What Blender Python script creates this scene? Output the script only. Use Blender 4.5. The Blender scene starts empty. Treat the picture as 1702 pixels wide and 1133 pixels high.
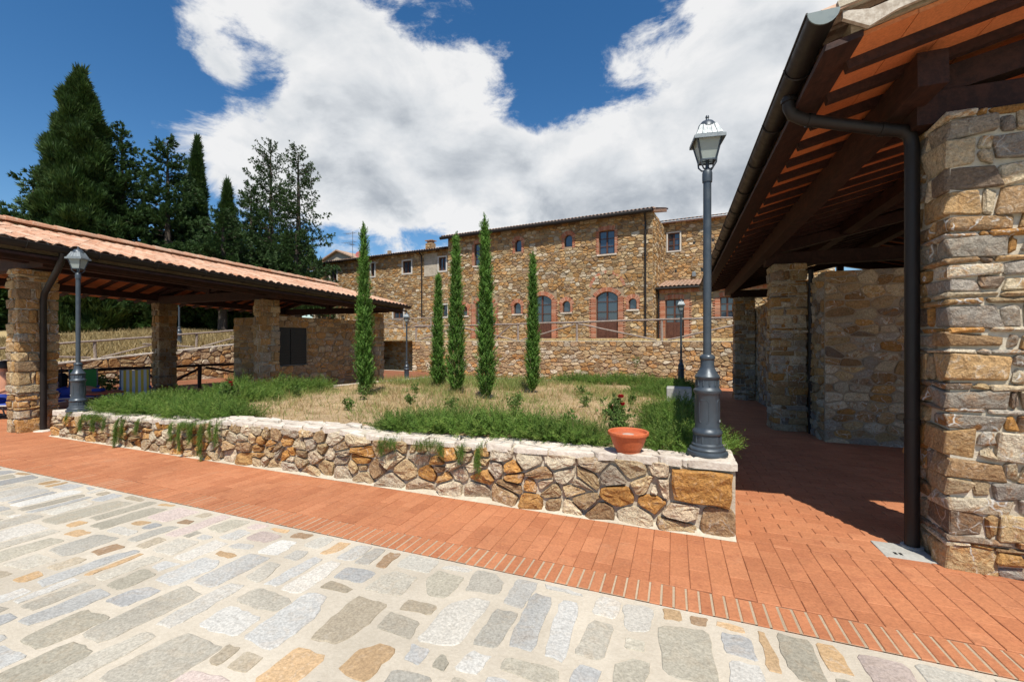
import bpy, math, random
import numpy as np
from mathutils import Vector, Matrix

random.seed(7)
rng = np.random.default_rng(7)
R = math.radians
C = bpy.context.scene.collection
scene = bpy.context.scene
U = random.uniform

# ------------------------------------------------------------------ camera, sky, sun
EYE = 1.6
TH = math.atan(0.371)
cam_d = bpy.data.cameras.new("camera")
cam = bpy.data.objects.new("camera", cam_d)
C.objects.link(cam)
cam.location = (0, 0, EYE)
cam.rotation_euler = (R(90), 0, TH)
cam_d.sensor_width = 36
cam_d.lens = 725.0 / 1702 * 36
cam_d.clip_start = 0.05
cam_d.clip_end = 6000
scene.camera = cam

SUN_DIR = Vector((0.27, -0.54, 1.0)).normalized()
sun_d = bpy.data.lights.new("sun", 'SUN')
sun_d.energy = 4.9
sun_d.angle = R(0.5)
sun_d.color = (1.0, 0.95, 0.86)
sun = bpy.data.objects.new("sun", sun_d)
sun.rotation_euler = SUN_DIR.to_track_quat('Z', 'Y').to_euler()
C.objects.link(sun)

scene.view_settings.view_transform = 'Standard'
scene.view_settings.look = 'None'
scene.view_settings.exposure = 0.32
scene.view_settings.gamma = 1.0
scene.view_settings.use_curve_mapping = False
scene.render.film_transparent = False
cy = scene.cycles
cy.use_denoising = True
cy.max_bounces = 6
cy.diffuse_bounces = 4
cy.glossy_bounces = 3
cy.transparent_max_bounces = 8
cy.caustics_reflective = False
cy.caustics_refractive = False
cy.sample_clamp_indirect = 6


class NT:
    def __init__(s, tree):
        s.t = tree
        s.n = tree.nodes
        s.l = tree.links

    def node(s, typ, **kw):
        n = s.n.new(typ)
        for k, v in kw.items():
            if k.startswith('i_'):
                s.inp(n, k[2:], v)
            else:
                setattr(n, k, v)
        return n

    def inp(s, n, key, v):
        try:
            sk = n.inputs[int(key)]
        except ValueError:
            sk = n.inputs[key.replace('_', ' ')]
        if isinstance(v, bpy.types.NodeSocket):
            s.l.new(v, sk)
        else:
            sk.default_value = v

    def math(s, op, a, b=None, c=None, clamp=False):
        n = s.node('ShaderNodeMath', operation=op, use_clamp=clamp)
        s.inp(n, '0', a)
        if b is not None:
            s.inp(n, '1', b)
        if c is not None:
            s.inp(n, '2', c)
        return n.outputs[0]

    def vmath(s, op, a, b=None):
        n = s.node('ShaderNodeVectorMath', operation=op)
        s.inp(n, '0', a)
        if b is not None:
            s.inp(n, '1', b)
        return n.outputs[0]

    def mix(s, f, a, b, blend='MIX'):
        n = s.node('ShaderNodeMix', data_type='RGBA', blend_type=blend)
        s.inp(n, '0', f)
        s.inp(n, '6', a)
        s.inp(n, '7', b)
        return n.outputs[2]

    def noise(s, vec, scale, detail=4, rough=0.6, dist=0.0, out=0):
        n = s.node('ShaderNodeTexNoise')
        s.inp(n, 'Vector', vec)
        n.inputs['Scale'].default_value = scale
        n.inputs['Detail'].default_value = detail
        n.inputs['Roughness'].default_value = rough
        n.inputs['Distortion'].default_value = dist
        return n.outputs[out]

    def ss(s, x, lo, hi, a=0.0, b=1.0):
        n = s.node('ShaderNodeMapRange', interpolation_type='SMOOTHSTEP')
        s.inp(n, '0', x)
        n.inputs[1].default_value = lo
        n.inputs[2].default_value = hi
        n.inputs[3].default_value = a
        n.inputs[4].default_value = b
        return n.outputs[0]

    def ramp(s, fac, stops, interp='LINEAR'):
        n = s.node('ShaderNodeValToRGB')
        s.inp(n, '0', fac)
        cr = n.color_ramp
        cr.interpolation = interp
        while len(cr.elements) < len(stops):
            cr.elements.new(0.5)
        for e, (p, col) in zip(cr.elements, stops):
            e.position = p
            e.color = (*col, 1)
        return n.outputs[0]


# ---- world: Nishita sky with procedural clouds over it
world = bpy.data.worlds.new("World")
scene.world = world
world.use_nodes = True
W = NT(world.node_tree)
W.n.clear()
wout = W.node('ShaderNodeOutputWorld')
sky = W.node('ShaderNodeTexSky', sky_type='NISHITA', sun_disc=False)
sky.sun_elevation = math.asin(SUN_DIR.z)
sky.sun_rotation = math.atan2(SUN_DIR.x, SUN_DIR.y)
sky.air_density = 1.0
sky.dust_density = 0.6
sky.ozone_density = 1.6
sky.altitude = 300
hs = W.node('ShaderNodeHueSaturation')
hs.inputs['Saturation'].default_value = 1.33
W.inp(hs, 'Color', sky.outputs[0])
bg_sky = W.node('ShaderNodeBackground', i_Strength=0.102)
W.inp(bg_sky, 'Color', hs.outputs[0])
tc = W.node('ShaderNodeTexCoord')
dirv = tc.outputs['Generated']
sep = W.node('ShaderNodeSeparateXYZ')
W.inp(sep, '0', dirv)
X_, Y_, Z_ = sep.outputs
az = W.math('ARCTAN2', X_, Y_)
el = W.math('ARCSINE', Z_)
BL = [(-42.2, 32.9, 10.2, 5.7, 1), (-49.3, 33.9, 6.7, 2.4, 0.8), (-36.6, 27.1, 8.7, 6.6, 1), (-27.5, 30.2, 5.8, 3.2, 0.75),
      (-23.6, 33.0, 5.9, 2.9, 0.85), (-42.2, 18.8, 14.1, 7.9, 1), (-27.5, 21.4, 18.8, 6.8, 1), (-12.6, 19.3, 18.7, 7.0, 1),
      (0.0, 17.0, 12.4, 8.1, 1), (11.4, 26.5, 9.7, 11.8, 1.1), (4.7, 30.7, 3.9, 5.8, 0.7), (22.3, 25.3, 12.2, 10.4, 1),
      (-51.4, 20.5, 3.2, 4.2, 0.6), (-55.3, 29.8, 2.7, 2.9, 0.65), (-53.6, 27.7, 2.5, 1.6, 0.6), (-5.7, 32.0, 5.2, 2.2, 0.9),
      (-3.2, 35.2, 3.2, 2.3, 0.6), (-59.1, 20.3, 3.4, 4.0, 0.55), (-11.8, 36.9, 3.9, 1.0, 0.3), (-66.4, 21.7, 8.9, 12.2, -1.1),
      (-32.1, 34.3, 3.8, 2.4, -0.4), (-11.8, 30.7, 10.7, 5.2, -0.6), (-49.9, 26.5, 3.6, 3.3, -0.6), (-35.9, 12.8, 10.9, 1.6, -0.5),
      (-16.5, 34.9, 12.4, 3.7, -0.35)]
plane_v = W.vmath('MULTIPLY', dirv, (1, 1, 1.6))
n_big = W.noise(plane_v, 2.3, 2, 0.5)
dens = W.math('MULTIPLY', W.math('SUBTRACT', n_big, 0.47), 2.2)
for (a0, e0, ra, re, wgt) in BL:
    u = W.math('MULTIPLY', W.math('SUBTRACT', az, R(a0)), 1 / R(ra))
    v = W.math('MULTIPLY', W.math('SUBTRACT', el, R(e0)), 1 / R(re))
    d2 = W.math('ADD', W.math('MULTIPLY', u, u), W.math('MULTIPLY', v, v))
    g = W.math('EXPONENT', W.math('MULTIPLY', d2, -0.9))
    dens = W.math('MULTIPLY_ADD', g, wgt * 1.25, dens)
n_f = W.noise(plane_v, 7.5, 10, 0.66, 0.35)
n_m = W.noise(W.vmath('ADD', plane_v, (3.1, 1.7, 0.4)), 3.2, 3, 0.5)
dens2 = W.math('ADD', dens, W.math('MULTIPLY', W.math('SUBTRACT', n_f, 0.52), 3.3))
mask = W.ss(dens2, 0.22, 0.95)
# cloud shading: billows lit from above, grey undersides where the layer is thick
n_s0 = W.noise(plane_v, 5.0, 6, 0.55, 0.3)
n_s1 = W.noise(W.vmath('ADD', plane_v, (-0.02, 0.02, -0.09)), 5.0, 6, 0.55, 0.3)
relief = W.math('SUBTRACT', n_s1, n_s0)
low = W.ss(el, R(8), R(26), 1.0, 0.0)
thick = W.ss(dens2, 0.7, 2.6)
shade = W.math('MULTIPLY', thick, W.math('MULTIPLY_ADD', low, 0.62, 0.20))
shade = W.math('ADD', shade, W.math('MULTIPLY', relief, 1.5))
shade = W.math('ADD', shade, W.math('MULTIPLY', W.math('SUBTRACT', n_m, 0.5), 0.55), clamp=True)
ccol = W.ramp(shade, [(0.0, (1.0, 1.0, 1.0)), (0.3, (0.80, 0.83, 0.86)), (0.62, (0.52, 0.56, 0.61)), (1.0, (0.33, 0.37, 0.43))])
hz = W.ss(el, R(-2), R(13), 0.55, 0.0)
bg_cl = W.node('ShaderNodeBackground', i_Strength=0.72)
W.inp(bg_cl, 'Color', ccol)
mixw = W.node('ShaderNodeMixShader')
W.inp(mixw, '0', W.math('MULTIPLY', mask, 0.97))
W.l.new(bg_sky.outputs[0], mixw.inputs[1])
W.l.new(bg_cl.outputs[0], mixw.inputs[2])
W.l.new(mixw.outputs[0], wout.inputs[0])


# ------------------------------------------------------------------ helpers: ground plane, projection (only for level of detail)
GX, GY = -0.0115, -0.0207


def G(x, y):
    return GX * x + GY * y


cT, sT = math.cos(TH), math.sin(TH)


def px_of(P):
    P = np.asarray(P, float)
    d = -sT * P[:, 0] + cT * P[:, 1]
    r = cT * P[:, 0] + sT * P[:, 1]
    d = np.where(d < 0.15, np.nan, d)
    return 851 + 725 * r / d, 566 - 725 * (P[:, 2] - EYE) / d


def wmat(o):
    m = o.matrix_basis.copy()
    if o.parent:
        m = wmat(o.parent) @ m
    return m


def scr_size(P):
    x, y = px_of(P)
    if np.isnan(x).any():
        return 0.0
    if x.max() < -60 or x.min() > 1762 or y.max() < -60 or y.min() > 1190:
        return 0.0
    return math.sqrt(max(x.max() - x.min(), .1) * max(y.max() - y.min(), .1))


# ------------------------------------------------------------------ materials
def new_mat(name):
    m = bpy.data.materials.new(name)
    m.use_nodes = True
    t = NT(m.node_tree)
    t.b = t.n['Principled BSDF']
    return m, t


def rnd_in(t, own=False):
    a = t.node('ShaderNodeAttribute', attribute_name='t')
    if own:
        return a.outputs['Fac']
    oi = t.node('ShaderNodeObjectInfo')
    return t.math('FRACT', t.math('ADD', a.outputs['Fac'], oi.outputs['Random']))


def coords(t, r, scale=(1, 1, 1)):
    tcn = t.node('ShaderNodeTexCoord')
    off = t.node('ShaderNodeCombineXYZ')
    k = t.math('MULTIPLY', r, 61.0)
    t.inp(off, '0', k)
    t.inp(off, '1', t.math('MULTIPLY', r, -37.0))
    v = t.vmath('ADD', tcn.outputs['Object'], off.outputs[0])
    if scale != (1, 1, 1):
        v = t.vmath('MULTIPLY', v, scale)
    return v


def bump(t, h, strength, dist=0.02):
    b = t.node('ShaderNodeBump')
    b.inputs['Strength'].default_value = strength
    b.inputs['Distance'].default_value = dist
    t.inp(b, 'Height', h)
    t.l.new(b.outputs[0], t.b.inputs['Normal'])
    return b


def wear(t, col, lo=.84, hi=1.12, sc=.8, stain=None, amt=.35):
    ge = t.node('ShaderNodeNewGeometry')
    a = t.noise(ge.outputs['Position'], sc, 5, 0.6, 0.6)
    f = t.ss(a, 0.3, 0.7, lo, hi)
    cb = t.node('ShaderNodeCombineXYZ')
    for i in range(3):
        t.inp(cb, str(i), f)
    col = t.mix(1.0, col, cb.outputs[0], 'MULTIPLY')
    if stain:
        b = t.noise(ge.outputs['Position'], sc * 3.1, 7, 0.7, 1.0)
        col = t.mix(t.math('MULTIPLY', t.ss(b, 0.55, 0.75), amt), col, (*stain, 1))
    return col


def stone_mat(name, pal, rust=(0.36, 0.17, 0.05), rust_amt=0.5, vein=0.0, bstr=0.9, sc=1.0, rough=0.85, hi=(0.62, 0.56, 0.46), fac=1.0, mot=1.0, own=True):
    m, t = new_mat(name)
    r = rnd_in(t, own)
    v = coords(t, r)
    n = len(pal)
    base = t.ramp(r, [(i / n, c) for i, c in enumerate(pal)], 'CONSTANT')
    r2 = t.math('FRACT', t.math('MULTIPLY', r, 17.31))
    r3 = t.math('FRACT', t.math('MULTIPLY', r, 71.7))
    nA = t.noise(v, 7.5 * sc, 8, 0.66, 1.1)
    nB = t.noise(v, 55 * sc, 6, 0.7)
    nC = t.noise(t.vmath('ADD', v, (9.1, 3.3, 5.5)), 13 * sc, 8, 0.68, 1.6)
    fv = t.node('ShaderNodeTexVoronoi', feature='F1')
    t.inp(fv, 'Vector', t.vmath('ADD', v, t.vmath('MULTIPLY', t.noise(v, 6, 4, 0.6, out=1), (0.16, 0.16, 0.16))))
    fv.inputs['Scale'].default_value = 9 * sc
    facet = fv.outputs['Distance']
    rf = t.math('MULTIPLY', t.ss(nA, 0.47, 0.62), t.math('MULTIPLY', r2, rust_amt))
    col = t.mix(rf, base, (*rust, 1))
    hf = t.math('MULTIPLY', t.ss(nC, 0.5, 0.72), t.math('MULTIPLY', r3, 0.75 * mot))
    col = t.mix(hf, col, (*hi, 1))
    dk = t.ss(nC, 0.42, 0.28)
    col = t.mix(t.math('MULTIPLY', dk, 0.6 * mot), col, (0.09, 0.055, 0.035, 1))
    br = t.ss(nB, 0.25, 0.75, 0.62 + .2 * (1 - mot), 1.34 - .2 * (1 - mot))
    br = t.math('MULTIPLY', br, t.ss(r3, 0, 1, 0.82, 1.15))
    cb = t.node('ShaderNodeCombineXYZ')
    for i in range(3):
        t.inp(cb, str(i), br)
    col = t.mix(1.0, col, cb.outputs[0], 'MULTIPLY')
    if vein > 0:
        vd = t.vmath('ADD', v, t.vmath('MULTIPLY', t.noise(v, 4, 3, 0.5, out=1), (0.25, 0.25, 0.25)))
        vo = t.node('ShaderNodeTexVoronoi', feature='DISTANCE_TO_EDGE')
        t.inp(vo, 'Vector', vd)
        vo.inputs['Scale'].default_value = 4.2
        ln = t.ss(vo.outputs['Distance'], 0.006, 0.03, 1, 0)
        gate = t.math('MULTIPLY', t.ss(r2, 0.45, 0.6), t.ss(nA, 0.42, 0.55))
        col = t.mix(t.math('MULTIPLY', t.math('MULTIPLY', ln, gate), vein), col, (0.62, 0.6, 0.55, 1))
    col = wear(t, col, .88, 1.10)
    t.l.new(col, t.b.inputs['Base Color'])
    t.b.inputs['Roughness'].default_value = rough
    t.b.inputs['Specular IOR Level'].default_value = 0.25
    hh = t.math('ADD', t.math('MULTIPLY', nC, 1.0), t.math('MULTIPLY', nB, 0.45))
    hh = t.math('ADD', hh, t.math('MULTIPLY', nA, 1.3))
    hh = t.math('ADD', hh, t.math('MULTIPLY', facet, 1.1 * fac))
    bump(t, hh, bstr, 0.03)
    return m


PAL_WARM = [(.50, .25, .07), (.55, .44, .28), (.58, .49, .35), (.42, .35, .26), (.48, .25, .08), (.52, .38, .21), (.38, .26, .14), (.55, .42, .25), (.50, .29, .11), (.54, .45, .31), (.33, .21, .11), (.51, .40, .27), (.47, .34, .18), (.48, .39, .27)]
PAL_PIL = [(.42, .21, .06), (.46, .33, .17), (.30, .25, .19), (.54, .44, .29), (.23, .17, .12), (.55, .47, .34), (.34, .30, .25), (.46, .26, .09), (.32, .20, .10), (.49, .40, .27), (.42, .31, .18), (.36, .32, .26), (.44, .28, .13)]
PAL_FAC = [(.42, .23, .08), (.46, .30, .14), (.33, .21, .10), (.50, .37, .20), (.39, .28, .15), (.46, .26, .10), (.54, .45, .32), (.28, .18, .10)]
PAL_PAVE0 = [(.42, .38, .30), (.46, .44, .39), (.56, .545, .50), (.385, .395, .395), (.38, .35, .27), (.55, .54, .50), (.42, .39, .32), (.43, .435, .42), (.50, .40, .36), (.46, .44, .38), (.40, .37, .29), (.55, .52, .46), (.47, .44, .37), (.44, .44, .42), (.50, .48, .43), (.36, .37, .37), (.44, .26, .10), (.30, .20, .12), (.50, .31, .14), (.36, .30, .21)]
PAL_PAVE = [tuple(x * .90 for x in c) for c in PAL_PAVE0]
PAL_PAVE = [tuple(.78 * x * w_ + .22 * y for x, y, w_ in zip(c, (.47, .42, .34), (1.0, 1.0, 1.0))) if c[0] > .3 else c for c in PAL_PAVE]
M = {}
M['stone'] = stone_mat('rubble_stone', PAL_WARM, vein=0.3, bstr=1.0)
M['pstone'] = stone_mat('pillar_stone', PAL_PIL, vein=0.9, bstr=1.0, rust_amt=0.95)
M['rstone'] = stone_mat('terrace_wall_stone', [(.46, .27, .11), (.50, .36, .19), (.40, .27, .14), (.54, .42, .26), (.44, .30, .17), (.56, .48, .35), (.36, .24, .13), (.48, .25, .09)], bstr=0.8, rust_amt=0.5)
M['wstone'] = stone_mat('pavilion_stone', [(.42, .25, .10), (.46, .32, .16), (.36, .24, .12), (.50, .38, .22), (.33, .22, .12), (.45, .24, .08), (.40, .32, .22), (.48, .28, .11)], vein=.7, bstr=1.0, rust_amt=.8)
PAL_FAC = [tuple(x * .93 for x in c) for c in PAL_FAC]
M['fstone'] = stone_mat('old_facade_stone', PAL_FAC, bstr=0.7, sc=1.0, rust_amt=0.6)
M['pave'] = stone_mat('flagstone', PAL_PAVE, rust=(.42, .30, .18), rust_amt=0.22, vein=0.0, bstr=0.22, rough=0.85, hi=(.54, .50, .44), fac=.2, mot=.55, sc=1.25, own=True)


def mortar_mat(name, c1, c2, sc=30, b=0.6):
    m, t = new_mat(name)
    tcn = t.node('ShaderNodeTexCoord').outputs['Object']
    a = t.noise(tcn, sc, 6, 0.7)
    d = t.noise(tcn, 2.2, 4, 0.6)
    f = t.math('ADD', t.math('MULTIPLY', a, 0.6), t.math('MULTIPLY', d, 0.5))
    col = t.mix(t.ss(f, 0.35, 0.75), (*c1, 1), (*c2, 1))
    col = wear(t, col, .88, 1.08, .7, tuple(c * .72 for c in c1), .35)
    t.l.new(col, t.b.inputs['Base Color'])
    t.b.inputs['Roughness'].default_value = 0.95
    t.b.inputs['Specular IOR Level'].default_value = 0.15
    bump(t, a, b, 0.02)
    return m


M['mortar'] = mortar_mat('lime_mortar', (.42, .36, .27), (.58, .52, .41))
M['mortar_dk'] = mortar_mat('old_mortar', (.24, .17, .10), (.40, .31, .21))
M['pmortar'] = mortar_mat('paving_mortar', (.45, .395, .31), (.55, .49, .395), 45, 0.3)
M['coping'] = mortar_mat('pale_coping', (.46, .38, .30), (.70, .64, .55), 14, 0.8)
M['mortar_mid'] = mortar_mat('shaded_mortar', (.28, .22, .15), (.42, .34, .25))  # darker copy of the lime mortar, passage shade put into the colour
M['plaster'] = mortar_mat('weathered_plaster', (.34, .29, .22), (.48, .43, .35), 9, 0.3)
M['soil'] = mortar_mat('dry_soil', (.30, .20, .11), (.46, .34, .20), 18, 0.9)
M['hill'] = mortar_mat('straw_ground', (.34, .25, .12), (.46, .36, .19), 6, 0.9)
M['ground'] = mortar_mat('far_ground', (.14, .14, .06), (.26, .22, .11), 0.15, 0.2)
M['concrete'] = mortar_mat('pale_concrete', (.30, .29, .26), (.42, .41, .37), 25, 0.3)


def clay_mat(name, pal, bstr=0.25, rough=0.8, dirt=(.18, .09, .05), amt=0.45, sc=1.0, lich=None, dust=None):
    m, t = new_mat(name)
    r = rnd_in(t)
    v = coords(t, r)
    n = len(pal)
    base = t.ramp(r, [(i / max(n - 1, 1), c) for i, c in enumerate(pal)])
    a = t.noise(v, 7 * sc, 6, 0.65)
    b = t.noise(v, 60 * sc, 4, 0.6)
    col = t.mix(t.math('MULTIPLY', t.ss(a, 0.5, 0.75), amt), base, (*dirt, 1))
    if lich:
        c = t.noise(t.vmath('ADD', v, (4.4, 2.2, 1.1)), 12 * sc, 5, 0.6)
        col = t.mix(t.math('MULTIPLY', t.ss(c, 0.52, 0.68), 0.6), col, (*lich, 1))
    br = t.ss(b, 0.25, 0.75, 0.85, 1.14)
    cb = t.node('ShaderNodeCombineXYZ')
    for i in range(3):
        t.inp(cb, str(i), br)
    col = t.mix(1.0, col, cb.outputs[0], 'MULTIPLY')
    col = wear(t, col, .93, 1.12, .9, dust, .35) if dust else wear(t, col, .86, 1.12, 1.2)
    t.l.new(col, t.b.inputs['Base Color'])
    t.b.inputs['Roughness'].default_value = rough
    t.b.inputs['Specular IOR Level'].default_value = 0.3
    bump(t, t.math('ADD', a, b), bstr, 0.01)
    return m


M['paver'] = clay_mat('terracotta_paver', [(.385, .146, .066), (.415, .166, .076), (.36, .134, .060), (.44, .180, .085), (.395, .152, .069)], dirt=(.27, .09, .045), amt=0.5, dust=(.44, .25, .15))
M['tile'] = clay_mat('roof_tile', [(.44, .22, .13), (.52, .31, .20), (.38, .18, .10), (.54, .36, .25), (.47, .26, .16)], dirt=(.22, .15, .10), amt=0.35, lich=(.55, .45, .33))
M['oldtile'] = clay_mat('weathered_roof_tile', [(.34, .20, .13), (.40, .27, .19), (.30, .17, .11), (.44, .33, .25)], dirt=(.16, .12, .09), amt=0.5, lich=(.42, .36, .28))
M['pianella'] = clay_mat('ceiling_tile', [(.56, .17, .055), (.62, .22, .08), (.50, .14, .045)], dirt=(.3, .1, .05), amt=0.3)
M['brick'] = clay_mat('old_brick', [(.42, .15, .08), (.36, .13, .07), (.48, .24, .15), (.40, .20, .13)], dirt=(.5, .38, .28), amt=0.4)
M['pot'] = clay_mat('pot_clay', [(.50, .13, .05), (.50, .13, .05)], bstr=0.05, rough=0.5, amt=0.15)


def wood_mat(name, c1, c2, rough=0.7, sc=1.0):
    m, t = new_mat(name)
    r = rnd_in(t)
    tcn = t.node('ShaderNodeTexCoord').outputs['Object']
    v = t.vmath('MULTIPLY', tcn, (6 * sc, 6 * sc, 6 * sc))
    w = t.noise(v, 1.0, 5, 0.6, 1.5)
    g = t.noise(t.vmath('MULTIPLY', tcn, (30, 4, 30)), 1, 5, 0.7)
    f = t.math('ADD', t.math('MULTIPLY', w, 0.5), t.math('MULTIPLY', g, 0.5))
    col = t.mix(t.ss(f, 0.35, 0.68), (*c1, 1), (*c2, 1))
    t.l.new(col, t.b.inputs['Base Color'])
    t.b.inputs['Roughness'].default_value = rough
    t.b.inputs['Specular IOR Level'].default_value = 0.3
    bump(t, f, 0.4, 0.01)
    return m


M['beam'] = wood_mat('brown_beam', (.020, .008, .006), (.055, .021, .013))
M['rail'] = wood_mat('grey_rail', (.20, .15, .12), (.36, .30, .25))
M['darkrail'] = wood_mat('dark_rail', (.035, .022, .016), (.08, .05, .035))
M['joinery'] = wood_mat('brown_joinery', (.07, .028, .018), (.13, .055, .035), 0.5)
M['oldboard'] = wood_mat('flaking_board', (.30, .24, .18), (.62, .56, .47))
M['bark'] = wood_mat('bark', (.045, .035, .028), (.12, .095, .075), 0.95)


def plain(name, col, rough=0.5, metal=0.0, spec=0.5, nz=0.0, sc=20):
    m, t = new_mat(name)
    t.b.inputs['Base Color'].default_value = (*col, 1)
    t.b.inputs['Roughness'].default_value = rough
    t.b.inputs['Metallic'].default_value = metal
    t.b.inputs['Specular IOR Level'].default_value = spec
    if nz:
        tcn = t.node('ShaderNodeTexCoord').outputs['Object']
        a = t.noise(tcn, sc, 5, 0.65)
        c2 = tuple(min(1, c * (1 + nz) + 0.02 * nz) for c in col)
        c1 = tuple(c * (1 - nz) for c in col)
        t.l.new(t.mix(a, (*c1, 1), (*c2, 1)), t.b.inputs['Base Color'])
        t.l.new(t.ss(a, 0.3, 0.7, max(rough - 0.12, 0.05), min(rough + 0.12, 1)), t.b.inputs['Roughness'])
    return m


M['lamp'] = plain('blue_grey_lamp_paint', (.050, .064, .078), 0.42, 0.25, 0.5, 0.25, 14)
M['lamp_hood'] = plain('weathered_lamp_hood', (.20, .225, .235), 0.5, 0.3, 0.5, 0.3, 25)
M['gutter'] = plain('dark_copper_gutter', (.016, .0125, .011), 0.5, 0.15, 0.32, 0.35, 9)
M['gutter_end'] = plain('grey_gutter_cap', (.13, .16, .16), 0.5, 0.3, 0.5, 0.2, 20)
M['white'] = plain('white_frame', (.55, .52, .47), 0.7, 0, 0.3, 0.15)
M['shutter'] = plain('dark_shutter', (.012, .014, .014), 0.5, 0, 0.4, 0.3)
M['skin'] = plain('skin', (.46, .22, .13), 0.5, 0, 0.4, 0.12, 6)
M['hair'] = plain('dark_hair', (.015, .011, .009), 0.6)
M['blue'] = plain('blue_fabric', (.03, .06, .30), 0.8, 0, 0.2, 0.2)
M['black'] = plain('black_fabric', (.01, .01, .012), 0.8, 0, 0.2, 0.2)
M['lilac'] = plain('lilac_fabric', (.30, .22, .30), 0.85, 0, 0.2, 0.15)
M['green'] = plain('green_fabric', (.05, .22, .05), 0.85, 0, 0.2, 0.2)
M['redmetal'] = plain('dull_red_dish', (.30, .06, .06), 0.5)
M['wire'] = plain('grey_metal', (.18, .18, .18), 0.5, 0.6)
M['petal'] = plain('red_petal', (.38, .008, .012), 0.6, 0, 0.3, 0.3)
M['potsoil'] = plain('pale_potting_soil', (.42, .33, .27), 0.95, 0, 0.1, 0.3)
M['tabletop'] = plain('orange_tabletop', (.45, .12, .05), 0.5, 0, 0.4, 0.15)

m, t = new_mat('window_glass')
t.b.inputs['Base Color'].default_value = (.035, .05, .07, 1)
t.b.inputs['Roughness'].default_value = 0.06
t.b.inputs['Specular IOR Level'].default_value = 0.9
t.b.inputs['Coat Weight'].default_value = 0.6
t.b.inputs['Coat Roughness'].default_value = 0.03
M['glass'] = m
m, t = new_mat('frosted_lamp_glass')
t.b.inputs['Base Color'].default_value = (.62, .70, .66, 1)
t.b.inputs['Roughness'].default_value = 0.35
t.b.inputs['Transmission Weight'].default_value = 0.55
t.b.inputs['IOR'].default_value = 1.2
M['frost'] = m

m, t = new_mat('striped_canvas')
tcn = t.node('ShaderNodeTexCoord').outputs['Object']
sx = t.node('ShaderNodeSeparateXYZ')
t.inp(sx, '0', tcn)
wv = t.math('FRACT', t.math('MULTIPLY', sx.outputs[0], 9.07))
col = t.mix(t.ss(wv, 0.47, 0.53), (.62, .42, .05, 1), (.50, .52, .50, 1))
t.l.new(col, t.b.inputs['Base Color'])
t.b.inputs['Roughness'].default_value = 0.9
M['stripe'] = m


def leaf_mat(name, pal, trans=0.25, rough=0.6):
    m, t = new_mat(name)
    r = rnd_in(t)
    n = len(pal)
    base = t.ramp(r, [(i / max(n - 1, 1), c) for i, c in enumerate(pal)])
    ge = t.node('ShaderNodeTexCoord').outputs['Object']
    a = t.noise(ge, 2.5, 3, 0.6)
    br = t.ss(a, 0.3, 0.7, 0.75, 1.2)
    cb = t.node('ShaderNodeCombineXYZ')
    for i in range(3):
        t.inp(cb, str(i), br)
    col = t.mix(1.0, base, cb.outputs[0], 'MULTIPLY')
    t.l.new(col, t.b.inputs['Base Color'])
    t.b.inputs['Roughness'].default_value = rough
    t.b.inputs['Specular IOR Level'].default_value = 0.25
    tr = t.node('ShaderNodeBsdfTranslucent')
    t.l.new(col, tr.inputs['Color'])
    mx = t.node('ShaderNodeMixShader')
    mx.inputs[0].default_value = trans
    t.l.new(t.b.outputs[0], mx.inputs[1])
    t.l.new(tr.outputs[0], mx.inputs[2])
    out = t.n['Material Output']
    t.l.new(mx.outputs[0], out.inputs[0])
    return m


M['cyp'] = leaf_mat('dark_cypress_leaf', [(.022, .052, .012), (.048, .090, .018), (.032, .068, .014), (.075, .115, .028)], 0.18)
M['con'] = leaf_mat('conifer_leaf', [(.028, .060, .018), (.058, .105, .030), (.040, .080, .024)], 0.22)
M['sap'] = leaf_mat('young_cypress_leaf', [(.085, .19, .030), (.145, .28, .05), (.11, .23, .038), (.22, .36, .08)], 0.42)
M['rose'] = leaf_mat('creeping_rosemary_leaf', [(.080, .155, .025), (.145, .235, .04), (.10, .185, .03), (.24, .31, .07)], 0.4)
M['straw'] = leaf_mat('dry_grass', [(.40, .29, .13), (.48, .37, .19), (.34, .23, .10), (.42, .34, .16)], 0.25)
M['hillstraw'] = leaf_mat('hill_straw', [(.30, .22, .10), (.36, .27, .13), (.24, .17, .07), (.32, .26, .12)], 0.2)
M['grass'] = leaf_mat('green_grass', [(.16, .22, .05), (.26, .30, .09), (.12, .18, .035), (.36, .34, .13)], 0.3)
M['weed'] = leaf_mat('weed_leaf', [(.08, .16, .03), (.14, .22, .05), (.20, .25, .08)], 0.3)
M['bush'] = leaf_mat('broadleaf', [(.025, .060, .014), (.045, .095, .020), (.07, .12, .03)], 0.2)


# ------------------------------------------------------------------ object helpers
def mesh_of(name, v, f, mat, t=None, smooth=False):
    me = bpy.data.meshes.new(name)
    me.from_pydata([tuple(map(float, p)) for p in v] if not isinstance(v, np.ndarray) else v.tolist(), [], f)
    if mat:
        me.materials.append(mat)
    if t is not None:
        a = me.attributes.new('t', 'FLOAT', 'POINT')
        if np.isscalar(t):
            a.data.foreach_set('value', np.full(len(me.vertices), float(t), np.float32))
        else:
            a.data.foreach_set('value', np.asarray(t, np.float32))
    if smooth:
        me.shade_smooth()
    me.update()
    return me


def link(name, data, parent=None, loc=(0, 0, 0), rz=0.0, label=None, cat=None, group=None, kind=None):
    o = bpy.data.objects.new(name, data)
    C.objects.link(o)
    o.location = loc
    if rz:
        o.rotation_euler = (0, 0, rz)
    if parent:
        o.parent = parent
    if label:
        o['label'] = label
    if cat:
        o['category'] = cat
    if group:
        o['group'] = group
    if kind:
        o['kind'] = kind
    return o


def thing(name, label, cat, loc=(0, 0, 0), rz=0.0, group=None):
    return link(name, None, None, loc, rz, label, cat, group)


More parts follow.
